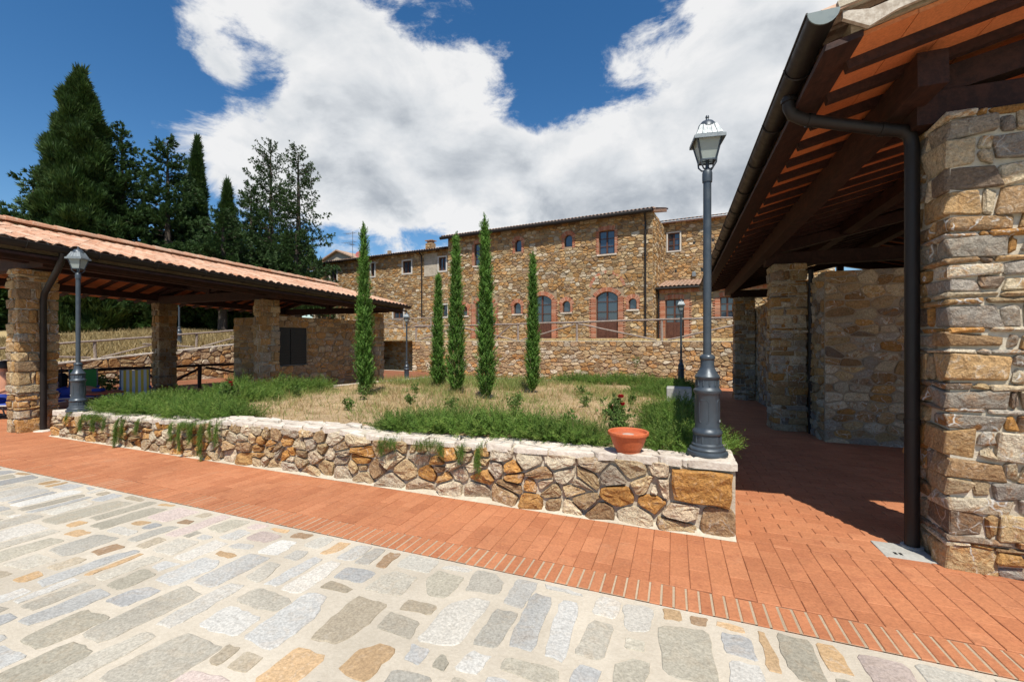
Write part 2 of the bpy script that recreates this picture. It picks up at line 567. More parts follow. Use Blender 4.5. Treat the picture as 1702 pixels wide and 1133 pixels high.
class MB:
    """collects shapes; build() links them as one object"""

    def __init__(s):
        s.v = []
        s.f = []

    def add(s, v, f):
        o = len(s.v)
        s.v.extend([tuple(map(float, p)) for p in v])
        s.f.extend([tuple(i + o for i in q) for q in f])
        return s

    def box(s, x0, x1, y0, y1, z0, z1, ch=0.0):
        if ch > 0:
            v, f = rough_box(x0, x1, y0, y1, z0, z1, 0, ch, False)
            return s.add(v, f)
        v = [(x0, y0, z0), (x1, y0, z0), (x1, y1, z0), (x0, y1, z0), (x0, y0, z1), (x1, y0, z1), (x1, y1, z1), (x0, y1, z1)]
        return s.add(v, [(0, 3, 2, 1), (4, 5, 6, 7), (0, 1, 5, 4), (1, 2, 6, 5), (2, 3, 7, 6), (3, 0, 4, 7)])

    def bar(s, a, b, w, h=None, up=(0, 0, 1)):
        h = h or w
        a = Vector(a)
        b = Vector(b)
        d = (b - a).normalized()
        u = Vector(up)
        if abs(d.dot(u)) > 0.99:
            u = Vector((0, 1, 0))
        sd = d.cross(u).normalized()
        u = sd.cross(d).normalized()
        v = []
        for p in (a, b):
            for q in ((-1, -1), (1, -1), (1, 1), (-1, 1)):
                v.append(p + sd * (q[0] * w / 2) + u * (q[1] * h / 2))
        return s.add(v, [(0, 1, 2, 3), (7, 6, 5, 4), (0, 4, 5, 1), (1, 5, 6, 2), (2, 6, 7, 3), (3, 7, 4, 0)])

    def tube(s, pts, r, seg=10, cap=True, wob=0.0):
        pts = [Vector(p) for p in pts]
        rs = r if isinstance(r, (list, tuple)) else [r] * len(pts)
        rings = []
        prev = None
        for i, p in enumerate(pts):
            if i == 0:
                d = pts[1] - pts[0]
            elif i == len(pts) - 1:
                d = pts[-1] - pts[-2]
            else:
                d = (pts[i + 1] - p).normalized() + (p - pts[i - 1]).normalized()
            d.normalize()
            if prev is None:
                u = Vector((0, 0, 1)) if abs(d.z) < 0.9 else Vector((0, 1, 0))
                sd = d.cross(u).normalized()
            else:
                sd = (prev - d * prev.dot(d)).normalized()
            prev = sd
            u = sd.cross(d)
            ring = []
            for k in range(seg):
                a = 2 * math.pi * k / seg
                rr = rs[i] * (1 + (U(-wob, wob) if wob else 0))
                ring.append(p + sd * math.cos(a) * rr + u * math.sin(a) * rr)
            rings.append(ring)
        v = [q for ring in rings for q in ring]
        f = []
        for i in range(len(pts) - 1):
            for k in range(seg):
                a = i * seg + k
                b = i * seg + (k + 1) % seg
                f.append((a, a + seg, b + seg, b))
        if cap:
            f.append(tuple(range(seg)))
            f.append(tuple(reversed(range((len(pts) - 1) * seg, len(pts) * seg))))
        return s.add(v, f)

    def lathe(s, prof, seg=28, c=(0, 0, 0)):
        v = []
        f = []
        for (r, z) in prof:
            for k in range(seg):
                a = 2 * math.pi * k / seg
                v.append((c[0] + r * math.cos(a), c[1] + r * math.sin(a), c[2] + z))
        for i in range(len(prof) - 1):
            for k in range(seg):
                a = i * seg + k
                b = i * seg + (k + 1) % seg
                f.append((a, b, b + seg, a + seg))
        f.append(tuple(reversed(range(seg))))
        f.append(tuple(range((len(prof) - 1) * seg, len(prof) * seg)))
        return s.add(v, f)

    def build(s, name, mat, parent=None, loc=(0, 0, 0), smooth=False, t=None, **kw):
        me = mesh_of(name, s.v, s.f, mat, t if t is not None else random.random())
        if smooth:
            me.polygons.foreach_set('use_smooth', [True] * len(me.polygons))
            try:
                me.set_sharp_from_angle(angle=R(40))
            except Exception:
                pass
        return link(name, me, parent, loc, **kw)


# ------------------------------------------------------------------ masonry pieces
def rough_box(x0, x1, y0, y1, z0, z1, j=0.01, ch=0.012, dome=True):
    lo = (x0, y0, z0)
    hi = (x1, y1, z1)
    mn = min(x1 - x0, y1 - y0, z1 - z0)
    ch = min(ch, mn * 0.3)
    j = min(j, mn * 0.22)
    cor = {}
    for a in (0, 1):
        for b in (0, 1):
            for c in (0, 1):
                cor[(a, b, c)] = [(lo[i], hi[i])[(a, b, c)[i]] + (U(-j, j) if j else 0) for i in range(3)]
    v = []
    idx = {}
    for key, p in cor.items():
        for ax in range(3):
            q = list(p)
            for i in range(3):
                if i != ax:
                    e = ch * (U(0.6, 1.5) if j else 1)
                    q[i] += e if key[i] == 0 else -e
            idx[(key, ax)] = len(v)
            v.append(q)
    f = []

    def face(ax, s):
        o = [i for i in range(3) if i != ax]
        ks = []
        for (a, b) in ((0, 0), (1, 0), (1, 1), (0, 1)):
            k = [0, 0, 0]
            k[ax] = s
            k[o[0]] = a
            k[o[1]] = b
            ks.append(idx[(tuple(k), ax)])
        flip = (s == 0) ^ (ax == 1)
        if flip:
            ks.reverse()
        if dome:
            cpt = np.mean([v[i] for i in ks], axis=0)
            cpt = list(cpt)
            cpt[ax] += (1 if s else -1) * U(0.0, 0.014)
            o2 = [i for i in range(3) if i != ax]
            for i in o2:
                cpt[i] += U(-.25, .25) * (hi[i] - lo[i]) * 0.6
            ci = len(v)
            v.append(cpt)
            for i in range(4):
                f.append((ks[i], ks[(i + 1) % 4], ci))
        else:
            f.append(tuple(ks))
    for ax in range(3):
        for s_ in (0, 1):
            face(ax, s_)
    cen = np.mean(np.array(v), axis=0)

    def addf(ids):
        p = [np.array(v[i]) for i in ids]
        n = np.cross(p[1] - p[0], p[2] - p[0])
        if np.dot(n, np.mean(p, axis=0) - cen) < 0:
            ids = ids[::-1]
        f.append(tuple(ids))
    for ax in range(3):
        o = [i for i in range(3) if i != ax]
        for a in (0, 1):
            for b in (0, 1):
                k0 = [0, 0, 0]
                k1 = [0, 0, 0]
                k0[ax] = 0
                k1[ax] = 1
                for k in (k0, k1):
                    k[o[0]] = a
                    k[o[1]] = b
                addf([idx[(tuple(k0), o[0])], idx[(tuple(k1), o[0])], idx[(tuple(k1), o[1])], idx[(tuple(k0), o[1])]])
    for key in cor:
        addf([idx[(key, 0)], idx[(key, 1)], idx[(key, 2)]])
    return np.array(v), f


def clip(poly, nx, ny, c):
    out = []
    n = len(poly)
    for i in range(n):
        p = poly[i]
        q = poly[(i + 1) % n]
        dp = nx * p[0] + ny * p[1] - c
        dq = nx * q[0] + ny * q[1] - c
        if dp <= 0:
            out.append(p)
        if (dp < 0 < dq) or (dq < 0 < dp):
            k = dp / (dp - dq)
            out.append((p[0] + (q[0] - p[0]) * k, p[1] + (q[1] - p[1]) * k))
    return out


def area(p):
    return 0.5 * sum(p[i][0] * p[(i + 1) % len(p)][1] - p[(i + 1) % len(p)][0] * p[i][1] for i in range(len(p)))


def rubble(x0, x1, y0, y1, sx, sy, gap, holes=(), var=0.5, rowj=0.28, seed=1, cut=0.2):
    """irregular stones filling a rectangle; returns polygons (CCW)"""
    rr = random.Random(seed)
    k = sx / sy
    seeds = []
    y = y0
    while y < y1 - sy * 0.25:
        h = sy * rr.uniform(1 - var * .7, 1 + var * .7)
        x = x0 - rr.uniform(0, sx * .7)
        while x < x1 + sx * .3:
            w = sx * rr.uniform(1 - var, 1 + var * 1.1)
            px_, py_ = x + w / 2, y + h / 2 + rr.uniform(-rowj, rowj) * h
            if rr.random() < 0.22:
                seeds.append((px_, py_ + h * .27))
                seeds.append((px_ + rr.uniform(-.1, .1) * w, py_ - h * .27))
            else:
                seeds.append((px_, py_))
            x += w
        y += h
    ok = []
    for s in seeds:
        if not (x0 < s[0] < x1 and y0 < s[1] < y1):
            continue
        if any(a - .02 < s[0] < b + .02 and c - .02 < s[1] < d + .02 for (a, b, c, d) in holes):
            continue
        ok.append(s)
    S = np.array(ok)
    S2 = S.copy()
    S2[:, 1] *= k
    out = []
    g = gap / 2
    for i in range(len(S)):
        d = np.hypot(S2[:, 0] - S2[i, 0], S2[:, 1] - S2[i, 1])
        near = np.argsort(d)[1:15]
        cx, cyy = S[i]
        m_ = sx * 1.7
        poly = [(max(x0, cx - m_), max(y0, cyy - m_)), (min(x1, cx + m_), max(y0, cyy - m_)),
                (min(x1, cx + m_), min(y1, cyy + m_)), (max(x0, cx - m_), min(y1, cyy + m_))]
        for n in near:
            # bisector in scaled space mapped back
            ax, ay = S2[i]
            bx, by = S2[n]
            nx, ny = bx - ax, (by - ay) * k
            c = ((bx * bx - ax * ax) + (by * by - ay * ay)) / 2
            L = math.hypot(nx, ny)
            nx, ny, c = nx / L, ny / L, c / L
            poly = clip(poly, nx, ny, c - g * rr.uniform(.6, 1.5))
            if len(poly) < 3:
                break
        for (a, b, c, d_) in holes:
            if len(poly) < 3:
                break
            cand = [(a - cx, (1, 0, a - .01)), (cx - b, (-1, 0, -b - .01)), (c - cyy, (0, 1, c - .01)), (cyy - d_, (0, -1, -d_ - .01))]
            best = max(cand, key=lambda q: q[0])
            poly = clip(poly, *best[1])
        if len(poly) < 3 or area(poly) < sx * sy * .08:
            continue
        # cut the corners so that stones are rounded
        q = []
        n = len(poly)
        for a in range(n):
            p0 = poly[a]
            p1 = poly[(a + 1) % n]
            c1 = cut * rr.uniform(.5, 1.4)
            c2 = cut * rr.uniform(.5, 1.4)
            if math.hypot(p1[0] - p0[0], p1[1] - p0[1]) < sx * .12:
                q.append(((p0[0] + p1[0]) / 2, (p0[1] + p1[1]) / 2))
                continue
            q.append((p0[0] + (p1[0] - p0[0]) * c1, p0[1] + (p1[1] - p0[1]) * c1))
            q.append((p1[0] + (p0[0] - p1[0]) * c2, p1[1] + (p0[1] - p1[1]) * c2))
        out.append(q)
    return out


def prism(poly, h, base=-0.02, rings=2, flat=False, wall=True):
    P = np.array(poly)
    n = len(P)
    c = P.mean(axis=0)
    sz = math.sqrt(max(area(poly), 1e-6))
    jit = 0.0 if flat else 0.035 * sz
    D = []
    lv = [(1.0, base), (1.0 if not flat else .995, h * .74)]
    if rings >= 2:
        lv.append((0.90 if not flat else .96, h))
    if rings >= 3:
        lv.append((0.5, h * 1.05))
    tilt = (0, 0) if flat else (U(-.12, .12), U(-.12, .12))
    for i, (s, d) in enumerate(lv):
        Q = c + (P - c) * s
        if i > 0 and jit:
            Q = Q + np.array([[U(-jit, jit) * .5, U(-jit, jit) * .5] for _ in range(n)])
        dd = np.full(n, d)
        if i >= 1 and not flat:
            dd = dd + (P - c) @ np.array(tilt) * (.5 if i == 1 else 1) + np.array([U(-.2, .2) * h for _ in range(n)])
        D.append(np.column_stack([Q, dd]))
    D.append(np.array([[c[0] + (U(-.1, .1) * sz if not flat else 0), c[1], lv[-1][1] + (U(-.1, .25) * h if not flat else 0)]]))
    V = np.vstack(D)
    f = []
    L = len(lv)
    for i in range(L - 1):
        for k in range(n):
            a = i * n + k
            b = i * n + (k + 1) % n
            f.append((a, b, b + n, a + n))
    ci = L * n
    for k in range(n):
        f.append(((L - 1) * n + k, (L - 1) * n + (k + 1) % n, ci))
    if wall:
        V = np.column_stack([V[:, 0], -V[:, 2], V[:, 1]])
    return V, f


def emit(pieces, name, mat, parent, maxn=300, minpx=9.0, stuff_name=None, smooth=False):
    """largest pieces in the picture become parts of their own, the rest one joined part"""
    if not pieces:
        return
    mw = np.array(wmat(parent)) if parent else np.eye(4)
    sized = []
    for p in pieces:
        V = p[0] @ mw[:3, :3].T + mw[:3, 3]
        hid = len(p) > 3 and p[3]
        sized.append((0 if hid else scr_size(V), p))
    order = sorted(range(len(sized)), key=lambda i: -sized[i][0])
    rest = []
    n = 0
    for i in order:
        s, p = sized[i]
        if n < maxn and s >= minpx:
            c = p[0].mean(axis=0)
            me = mesh_of(name, p[0] - c, p[1], mat, p[2], smooth)
            link(name, me, parent, tuple(c))
            n += 1
        else:
            rest.append(p)
    if rest:
        vs = []
        fs = []
        ts = []
        o = 0
        for p in rest:
            vs.append(p[0])
            fs.extend([tuple(i + o for i in q) for q in p[1]])
            ts.append(np.full(len(p[0]), p[2]))
            o += len(p[0])
        me = mesh_of(stuff_name or (name + '_mass'), np.vstack(vs), fs, mat, np.concatenate(ts), smooth)
        link(stuff_name or (name + 's_beyond'), me, parent, kind='stuff')


def wall_pieces(polys, hmin, hmax, rings=2, fn=None, base=-.02):
    out = []
    for p in polys:
        V, f = prism(p, U(hmin, hmax), base, rings)
        if fn is not None:
            V = fn(V)
        out.append((V, f, random.random()))
    return out


def masonry_pillar(parent, x0, x1, y0, y1, z0, z1, name='pillar', side='-x', rough=0.014, scale=1.0, minpx=9, maxn=120, label=None, mat='pstone', allfaces=True):
    """mortar core with roughly squared stones on its faces; side is the flank seen"""
    ins = 0.026
    b = MB().box(x0 + ins, x1 - ins, y0 + ins, y1 - ins, z0 - .05, z1 - 0.004)
    core = b.build(name, M['mortar'], parent)
    if label:
        core['label'] = label
    pcs = []
    z = z0
    par = 0
    while z < z1 - 0.03:
        u = random.random()
        h = (U(.045, .07) if u < .25 else U(.10, .17) if u < .6 else U(.17, .26)) * scale
        if z + h > z1 - .05:
            h = z1 - z
        g = .008 + .006 * random.random()
        thin = h < .08 * scale
        W_ = x1 - x0
        D_ = y1 - y0
        la = {}
        for (cx, cyy) in ((0, 0), (1, 0), (0, 1), (1, 1)):
            lng = (par + cx + cyy) % 2 == 0
            la[(cx, cyy)] = (W_ * (U(.45, .62) if lng else U(.22, .36)), D_ * (U(.22, .36) if lng else U(.45, .62)))
        for (cx, cyy), (lx, ly) in la.items():
            # keep neighbours from overlapping
            lx = min(lx, W_ - g - .02 - (la[(1 - cx, cyy)][0] if cx == 1 else 0)) if cx == 1 else lx
            ly = min(ly, D_ - g - .02 - (la[(cx, 1 - cyy)][1] if cyy == 1 else 0)) if cyy == 1 else ly
            la[(cx, cyy)] = (max(lx, .05), max(ly, .05))
        for (cx, cyy), (lx, ly) in la.items():
            o = U(-.006, .013)
            o2 = U(-.006, .013)
            bx0 = x0 - o if cx == 0 else x1 - lx
            bx1 = x0 + lx if cx == 0 else x1 + o
            by0 = y0 - o2 if cyy == 0 else y1 - ly
            by1 = y0 + ly if cyy == 0 else y1 + o2
            V, f = rough_box(bx0, bx1, by0, by1, z + g / 2, z + h - g / 2, rough, .009)
            vis = cyy == 0 or (side == '-x' and cx == 0) or (side == '+x' and cx == 1)
            pcs.append((V, f, random.random(), not vis))
        # fill between the corner stones
        for cyy in (0, 1):
            a = x0 + la[(0, cyy)][0] + g
            c = x1 - la[(1, cyy)][0] - g
            if c - a > .04:
                parts = [(z, z + h)] if h < .15 or random.random() < .5 else [(z, z + h * .5), (z + h * .5, z + h)]
                for (za, zb) in parts:
                    o = U(-.01, .012)
                    yy = (y0 - o, y0 + .1) if cyy == 0 else (y1 - .1, y1 + o)
                    V, f = rough_box(a, c, yy[0], yy[1], za + g / 2, zb - g / 2, rough, .014)
                    pcs.append((V, f, random.random(), cyy == 1))
        for cx in (0, 1):
            a = y0 + la[(cx, 0)][1] + g
            c = y1 - la[(cx, 1)][1] - g
            if c - a > .04:
                o = U(-.01, .012)
                xx = (x0 - o, x0 + .1) if cx == 0 else (x1 - .1, x1 + o)
                V, f = rough_box(xx[0], xx[1], a, c, z + g / 2, z + h - g / 2, rough, .014)
                vis = (side == '-x' and cx == 0) or (side == '+x' and cx == 1)
                pcs.append((V, f, random.random(), not vis))
        z += h
        par += 1
    emit(pcs, 'stone', M[mat], core, maxn, minpx, 'stones')
    return core


# ------------------------------------------------------------------ scatter (vegetation)
def scatter(tv, tf, mats, locs, tints):
    """template copied N times into one vertex array"""
    tv = np.asarray(tv, np.float32)
    N = len(locs)
    n = len(tv)
    V = np.einsum('nij,kj->nki', mats, tv) + locs[:, None, :]
    V = V.reshape(-1, 3)
    F = np.asarray(tf, np.int32)
    FF = (F[None] + (np.arange(N) * n)[:, None, None]).reshape(-1, F.shape[1])
    T = np.repeat(tints, n)
    return V, FF, T


def fast_mesh(name, chunks, mat):
    Vs, Fs, Ts = [], [], []
    o = 0
    for V, F, T in chunks:
        Vs.append(V)
        Fs.append(F + o)
        Ts.append(T)
        o += len(V)
    V = np.concatenate(Vs).astype(np.float32)
    F = np.concatenate(Fs).astype(np.int32)
    T = np.concatenate(Ts).astype(np.float32)
    me = bpy.data.meshes.new(name)
    me.vertices.add(len(V))
    me.vertices.foreach_set('co', V.ravel())
    me.loops.add(F.size)
    me.loops.foreach_set('vertex_index', F.ravel())
    me.polygons.add(len(F))
    k = F.shape[1]
    me.polygons.foreach_set('loop_start', np.arange(0, F.size, k, dtype=np.int32))
    me.update(calc_edges=True)
    me.materials.append(mat)
    a = me.attributes.new('t', 'FLOAT', 'POINT')
    a.data.foreach_set('value', T)
    return me


def rot_to(dirs, roll=None):
    """matrices taking +Z to dirs with random roll"""
    d = dirs / np.linalg.norm(dirs, axis=1, keepdims=True)
    N = len(d)
    a = rng.normal(size=(N, 3))
    x = np.cross(a, d)
    x /= np.linalg.norm(x, axis=1, keepdims=True) + 1e-9
    y = np.cross(d, x)
    return np.stack([x, y, d], axis=2)


def spray_template(n=9, L=1.0, w=.055, spread=.8, seed=3):
    r = random.Random(seed)
    v, f = [], []
    for i in range(n):
        a = 2 * math.pi * i / n + r.uniform(-.4, .4)
        s = r.uniform(.15, spread)
        l = L * r.uniform(.6, 1.05)
        d = Vector((math.cos(a) * s, math.sin(a) * s, 1)).normalized() * l
        sd = d.cross(Vector((r.uniform(-1, 1), r.uniform(-1, 1), .3))).normalized() * (w * L)
        o = len(v)
        mid = d * .45
        v += [Vector((0, 0, 0)), mid + sd, d, mid - sd]
        f += [(o, o + 1, o + 2), (o, o + 2, o + 3)]
    return np.array(v), f


def sprig_template(L=1.0, n=9, w=.03, seed=5, droop=0.5):
    """thin stem with short needles on both sides"""
    r = random.Random(seed)
    v, f = [], []

    def P(k):
        return Vector((droop * k * k * L * .6, 0, k * L))
    for i in range(n):
        k = (i + .3) / n
        b = P(k)
        for s in (-1, 1):
            a = r.uniform(0, 6.28)
            nl = L * (.22 + .08 * r.random()) * (1 - .45 * k)
            d = Vector((math.cos(a) * .75, math.sin(a) * .75, .75)) * nl
            sd = d.cross(Vector((0, 0, 1))).normalized() * (w * L)
            o = len(v)
            v += [b - sd, b + sd, b + d]
            f.append((o, o + 1, o + 2))
    return np.array(v), f


SPRAY = spray_template()
SPRAY2 = spray_template(7, 1.0, .12, 1.3, 8)
SPRIG = sprig_template(1.0, 11, .017)
SPRIG_UP = sprig_template(1.0, 8, .045, 9, 0.12)
BLADE = (np.array([(-.03, 0, 0), (.03, 0, 0), (.02, .12, .55), (-.02, .12, .55), (0, .4, 1.0)]), [(0, 1, 2), (0, 2, 3), (3, 2, 4)])



# ------------------------------------------------------------------ ground
def sheet(name, x0, x1, y0, y1, dz, mat, step=2.0, kind='structure', zf=G, rough=0.0, parent=None):
    nx = max(1, int(round((x1 - x0) / step)))
    ny = max(1, int(round((y1 - y0) / step)))
    v = []
    for j in range(ny + 1):
        for i in range(nx + 1):
            x = x0 + (x1 - x0) * i / nx
            y = y0 + (y1 - y0) * j / ny
            v.append((x, y, zf(x, y) + dz + (U(-rough, rough) if rough else 0)))
    f = []
    for j in range(ny):
        for i in range(nx):
            a = j * (nx + 1) + i
            f.append((a, a + 1, a + nx + 2, a + nx + 1))
    return link(name, mesh_of(name, v, f, mat, 0.3, rough > 0), parent, kind=kind)


sheet('distant_ground', -2500, 2500, -2500, 2500, -1.3, M['ground'], 500, zf=lambda x, y: 0)
PAV_Y = 2.87
paving = sheet('stone_paving', -40, 30, -30, PAV_Y + .006, 0.009, M['pmortar'])
walk = sheet('brick_walkway', -30, 12, PAV_Y, 24, 0.003, M['pmortar'])
M['joint'] = mortar_mat('dark_sand_joint', (.17, .065, .032), (.30, .13, .07))


def on_ground(V):
    V = V.copy()
    V[:, 2] += GX * V[:, 0] + GY * V[:, 1]
    return V


# flagstones: elongated along the walkway, wide pale joints
pcs = []
def slabs(x0, x1, y0, y1, seed):
    rr = random.Random(seed)
    out = []
    x = x0
    while x < x1:
        w = rr.choice((rr.uniform(.15, .22), rr.uniform(.22, .32), rr.uniform(.26, .38)))
        y = y0 - rr.uniform(0, .3)
        lean_ = rr.uniform(-.05, .05)
        while y < y1 - .03:
            h = rr.choice((rr.uniform(.12, .22), rr.uniform(.22, .42), rr.uniform(.34, .62)))
            ye = min(y + h, y1)
            if y1 - ye < .09:
                ye = y1
            cells = [(x, x + w, max(y, y0), ye)]
            if w > .27 and rr.random() < .30:
                k = rr.uniform(.35, .65)
                cells = [(x, x + w * k, max(y, y0), ye), (x + w * k, x + w, max(y, y0), ye)]
            for (a, b, c, d) in cells:
                if d - c < .05:
                    continue
                g = rr.uniform(.008, .018)
                j = min(.034, (b - a) * .13)
                sh = lean_ * (d - c)
                q = [(a + g + rr.uniform(-.3, 1) * j, c + g + rr.uniform(-.3, 1) * j), (b - g - rr.uniform(-.3, 1) * j, c + g + rr.uniform(-.3, 1) * j),
                     (b - g - rr.uniform(-.3, 1) * j + sh, d - g - rr.uniform(-.3, 1) * j), (a + g + rr.uniform(-.3, 1) * j + sh, d - g - rr.uniform(-.3, 1) * j)]
                if rr.random() < .22:      # a broken corner
                    m = rr.randrange(4)
                    p0, p1, p2 = q[m - 1], q[m], q[(m + 1) % 4]
                    ka, kb = rr.uniform(.2, .5), rr.uniform(.2, .5)
                    q[m:m + 1] = [(p1[0] + (p0[0] - p1[0]) * ka, p1[1] + (p0[1] - p1[1]) * ka), (p1[0] + (p2[0] - p1[0]) * kb, p1[1] + (p2[1] - p1[1]) * kb)]
                res = []
                n_ = len(q)
                for m in range(n_):
                    p1, p2 = q[m], q[(m + 1) % n_]
                    e = rr.uniform(.05, .14)
                    res.append((p1[0] + (p2[0] - p1[0]) * e, p1[1] + (p2[1] - p1[1]) * e))
                    res.append((p2[0] + (p1[0] - p2[0]) * e, p2[1] + (p1[1] - p2[1]) * e))
                out.append(res)
            y = ye
        x += w
    return out


polys = slabs(-13, 5.0, -1.2, PAV_Y - .01, 8)
for p in polys:
    c = np.mean(p, axis=0)
    small = area(p) < .028 or random.random() < .05
    k = U(.96, 1.0) if not small else U(.78, .97)
    tint = (U(0, 15.99) if random.random() < (.60 if small else .975) else U(16, 19.99)) / 20
    a = U(-.05, .04)
    q = (np.array(p) - c) * k
    q = q @ np.array([[math.cos(a), -math.sin(a)], [math.sin(a), math.cos(a)]]) + c
    # ragged outline
    r_ = []
    n = len(q)
    for i in range(n):
        r_.append(q[i] + np.array([U(-.006, .006), U(-.006, .006)]))
        e = q[(i + 1) % n] - q[i]
        L_ = np.hypot(*e)
        m_ = int(min(4, L_ / .06))
        for w_ in range(m_):
            r_.append(q[i] + e * ((w_ + 1) / (m_ + 1) + U(-.03, .03)) + np.array([-e[1], e[0]]) / L_ * U(-.010, .008))
    V, f = prism(r_, .0135, -.01, 2, flat=True, wall=False)
    V[:, 2] += np.array([U(-.0015, .0015) for _ in V])
    pcs.append((on_ground(V), f, tint))
emit(pcs, 'flagstone', M['pave'], paving, 300, 9, 'flagstones')


def brick_piece(x0, x1, y0, y1, top=.016, ch=.004, jz=.002):
    z = top + U(-jz, jz)
    v = [(x0, y0, 0), (x1, y0, 0), (x1, y1, 0), (x0, y1, 0),
         (x0, y0, z - ch), (x1, y0, z - ch), (x1, y1, z - ch), (x0, y1, z - ch),
         (x0 + ch, y0 + ch, z), (x1 - ch, y0 + ch, z), (x1 - ch, y1 - ch, z), (x0 + ch, y1 - ch, z)]
    v = np.array([(a + U(-.0012, .0012), b + U(-.0012, .0012), c) for a, b, c in v])
    f = [(8, 9, 10, 11)]
    for a, b in ((0, 4), (4, 8)):
        for i in range(4):
            j = (i + 1) % 4
            f.append((a + i, a + j, b + j, b + i))
    return on_ground(v), f, random.random()


# soldier course of bricks on edge
pcs = []
x = -16.0
while x < 5:
    pcs.append(brick_piece(x, x + .0625, PAV_Y + .012 + U(-.004, .004), PAV_Y + .262 + U(-.004, .004), .017, .004))
    x += .0755
emit(pcs, 'edge_brick', M['paver'], walk, 150, 9, 'edge_bricks')
sheet('brick_bed', -26, 12, PAV_Y + .268, 23.5, .0105, M['joint'])
sheet('edge_mortar', -26, 12, PAV_Y + .010, PAV_Y + .264, .0125, mortar_mat('edge_joint_mortar', (.36, .27, .18), (.46, .37, .26), 40, .3))
pcs = []
PL, PW, JT = .268, .132, .003
i = 0
x = -16.0
while x < 5.0:
    y = PAV_Y + .272 - (PL / 2 if i % 2 else 0) + U(-.01, .01)
    while y < 4.115:
        a = max(y, PAV_Y + .272)
        b = min(y + PL - JT - .003, 4.12)
        if b - a > .03:
            pcs.append(brick_piece(x, x + PW - JT, a, b))
        y += PL
    i += 1
    x += PW
j = 0
y = 4.125
while y < 20.5:
    spans = [(.5, 8.0 if y < 9.4 else 2.62)]
    if y < 16:
        spans.append((-16.0, -9.62))
    for (a0, b0) in spans:
        x = a0 - (PL / 2 if j % 2 else 0)
        while x < b0:
            a = max(x, a0)
            b = min(x + PL - JT - .003, b0)
            if b - a > .03:
                pcs.append(brick_piece(a, b, y, y + PW - JT))
            x += PL
    j += 1
    y += PW
emit(pcs, 'brick', M['paver'], walk, 300, 9, 'bricks')

# ------------------------------------------------------------------ terraces behind
FA = math.atan2(-.1259, .9916)
FO = (-14.64, 26.75, 0)


def fw(x, y, z=0.0):
    return (FO[0] + x * math.cos(FA) - y * math.sin(FA), FO[1] + x * math.sin(FA) + y * math.cos(FA), z)


def hillz(x, y):
    w = min(1.62, max(.3, .83 + .094 * (y - 8.2)))
    return w + .045 * min(18, max(0, -19 - x)) + .01 * math.sin(x * 1.3) + .02 * math.sin(y * .9 + x * .3)


def terrace():
    # north terrace in the facade frame, from the retaining wall backwards
    v = []
    f = []
    xs = [-6.0, -.35] + [i * 2.0 for i in range(0, 16)]
    ys = [-3.2, -2, -1, 0, 5, 30]
    for y_ in ys:
        for x_ in xs:
            yy = y_
            if x_ < -.3 and y_ == -3.2:
                yy = -.6
            if x_ < -.3 and y_ in (-2, -1):
                yy = -.5 + y_ * .01
            p = fw(x_, yy)
            v.append((p[0], p[1], 1.545 if y_ == -3.2 else 1.60 if y_ == -2 else 1.68 if y_ == -1 else 1.735))
    n = len(xs)
    for j in range(len(ys) - 1):
        for i in range(n - 1):
            a = j * n + i
            f.append((a, a + 1, a + n + 1, a + n))
    link('grass_terrace', mesh_of('grass_terrace', v, f, M['hill'], .2), kind='structure')


terrace()
v = []
f = []
xs = [-19.2, -20, -21.5, -23, -25, -28, -31, -35, -40, -50, -70, -120]
ys = [-25, -10, 0, 3, 5, 7, 9, 11, 13, 15, 17, 19, 21, 23, 25, 28, 33, 40, 60, 110]
for y_ in ys:
    for x_ in xs:
        v.append((x_, y_, hillz(x_, y_)))
n = len(xs)
for j in range(len(ys) - 1):
    for i in range(n - 1):
        a = j * n + i
        f.append((a + 1, a, a + n, a + n + 1))
link('grassy_hillside', mesh_of('grassy_hillside', v, f, M['hill'], .2), kind='structure')
hv = [(-19.2, y_, 1.6) for y_ in (22.5, 30, 110)] + [(fw(-5.9, 0)[0] + 1, y_, 1.62) for y_ in (22.5, 30, 110)]
v = [(-19.3, 24.8, 1.62), (-14.4, 24.8, 1.62), (-14.4, 60, 1.7), (-19.3, 60, 1.7)]
link('back_terrace', mesh_of('back_terrace', v, [(0, 1, 2, 3)], M['hill'], .2), kind='structure')


def ridge_hill(name, R0, hmax, a0, a1, seed, mat):
    r = random.Random(seed)
    v = []
    f = []
    N = 60
    hs_ = [r.uniform(.3, 1) for _ in range(N + 3)]
    for i in range(N + 1):
        a = R(a0 + (a1 - a0) * i / N)
        h = hmax * (hs_[i] * .35 + .65 * (.5 + .5 * math.sin(i * .21 + seed))) * 1.0
        for (k, hh) in ((0, -1.3), (.35, h * .55), (.8, h), (1.5, -1.3)):
            rr = R0 * (1 + k * .5)
            v.append((math.sin(a) * rr, math.cos(a) * rr, hh))
    for i in range(N):
        for k in range(3):
            a = i * 4 + k
            f.append((a, a + 4, a + 5, a + 1))
    link(name, mesh_of(name, v, f, mat, .5, True), kind='structure')


M['wood_far'] = mortar_mat('wooded_hill', (.03, .055, .02), (.07, .11, .035), .08, .6)
ridge_hill('wooded_hills', 420, 26, -180, 180, 3, M['wood_far'])


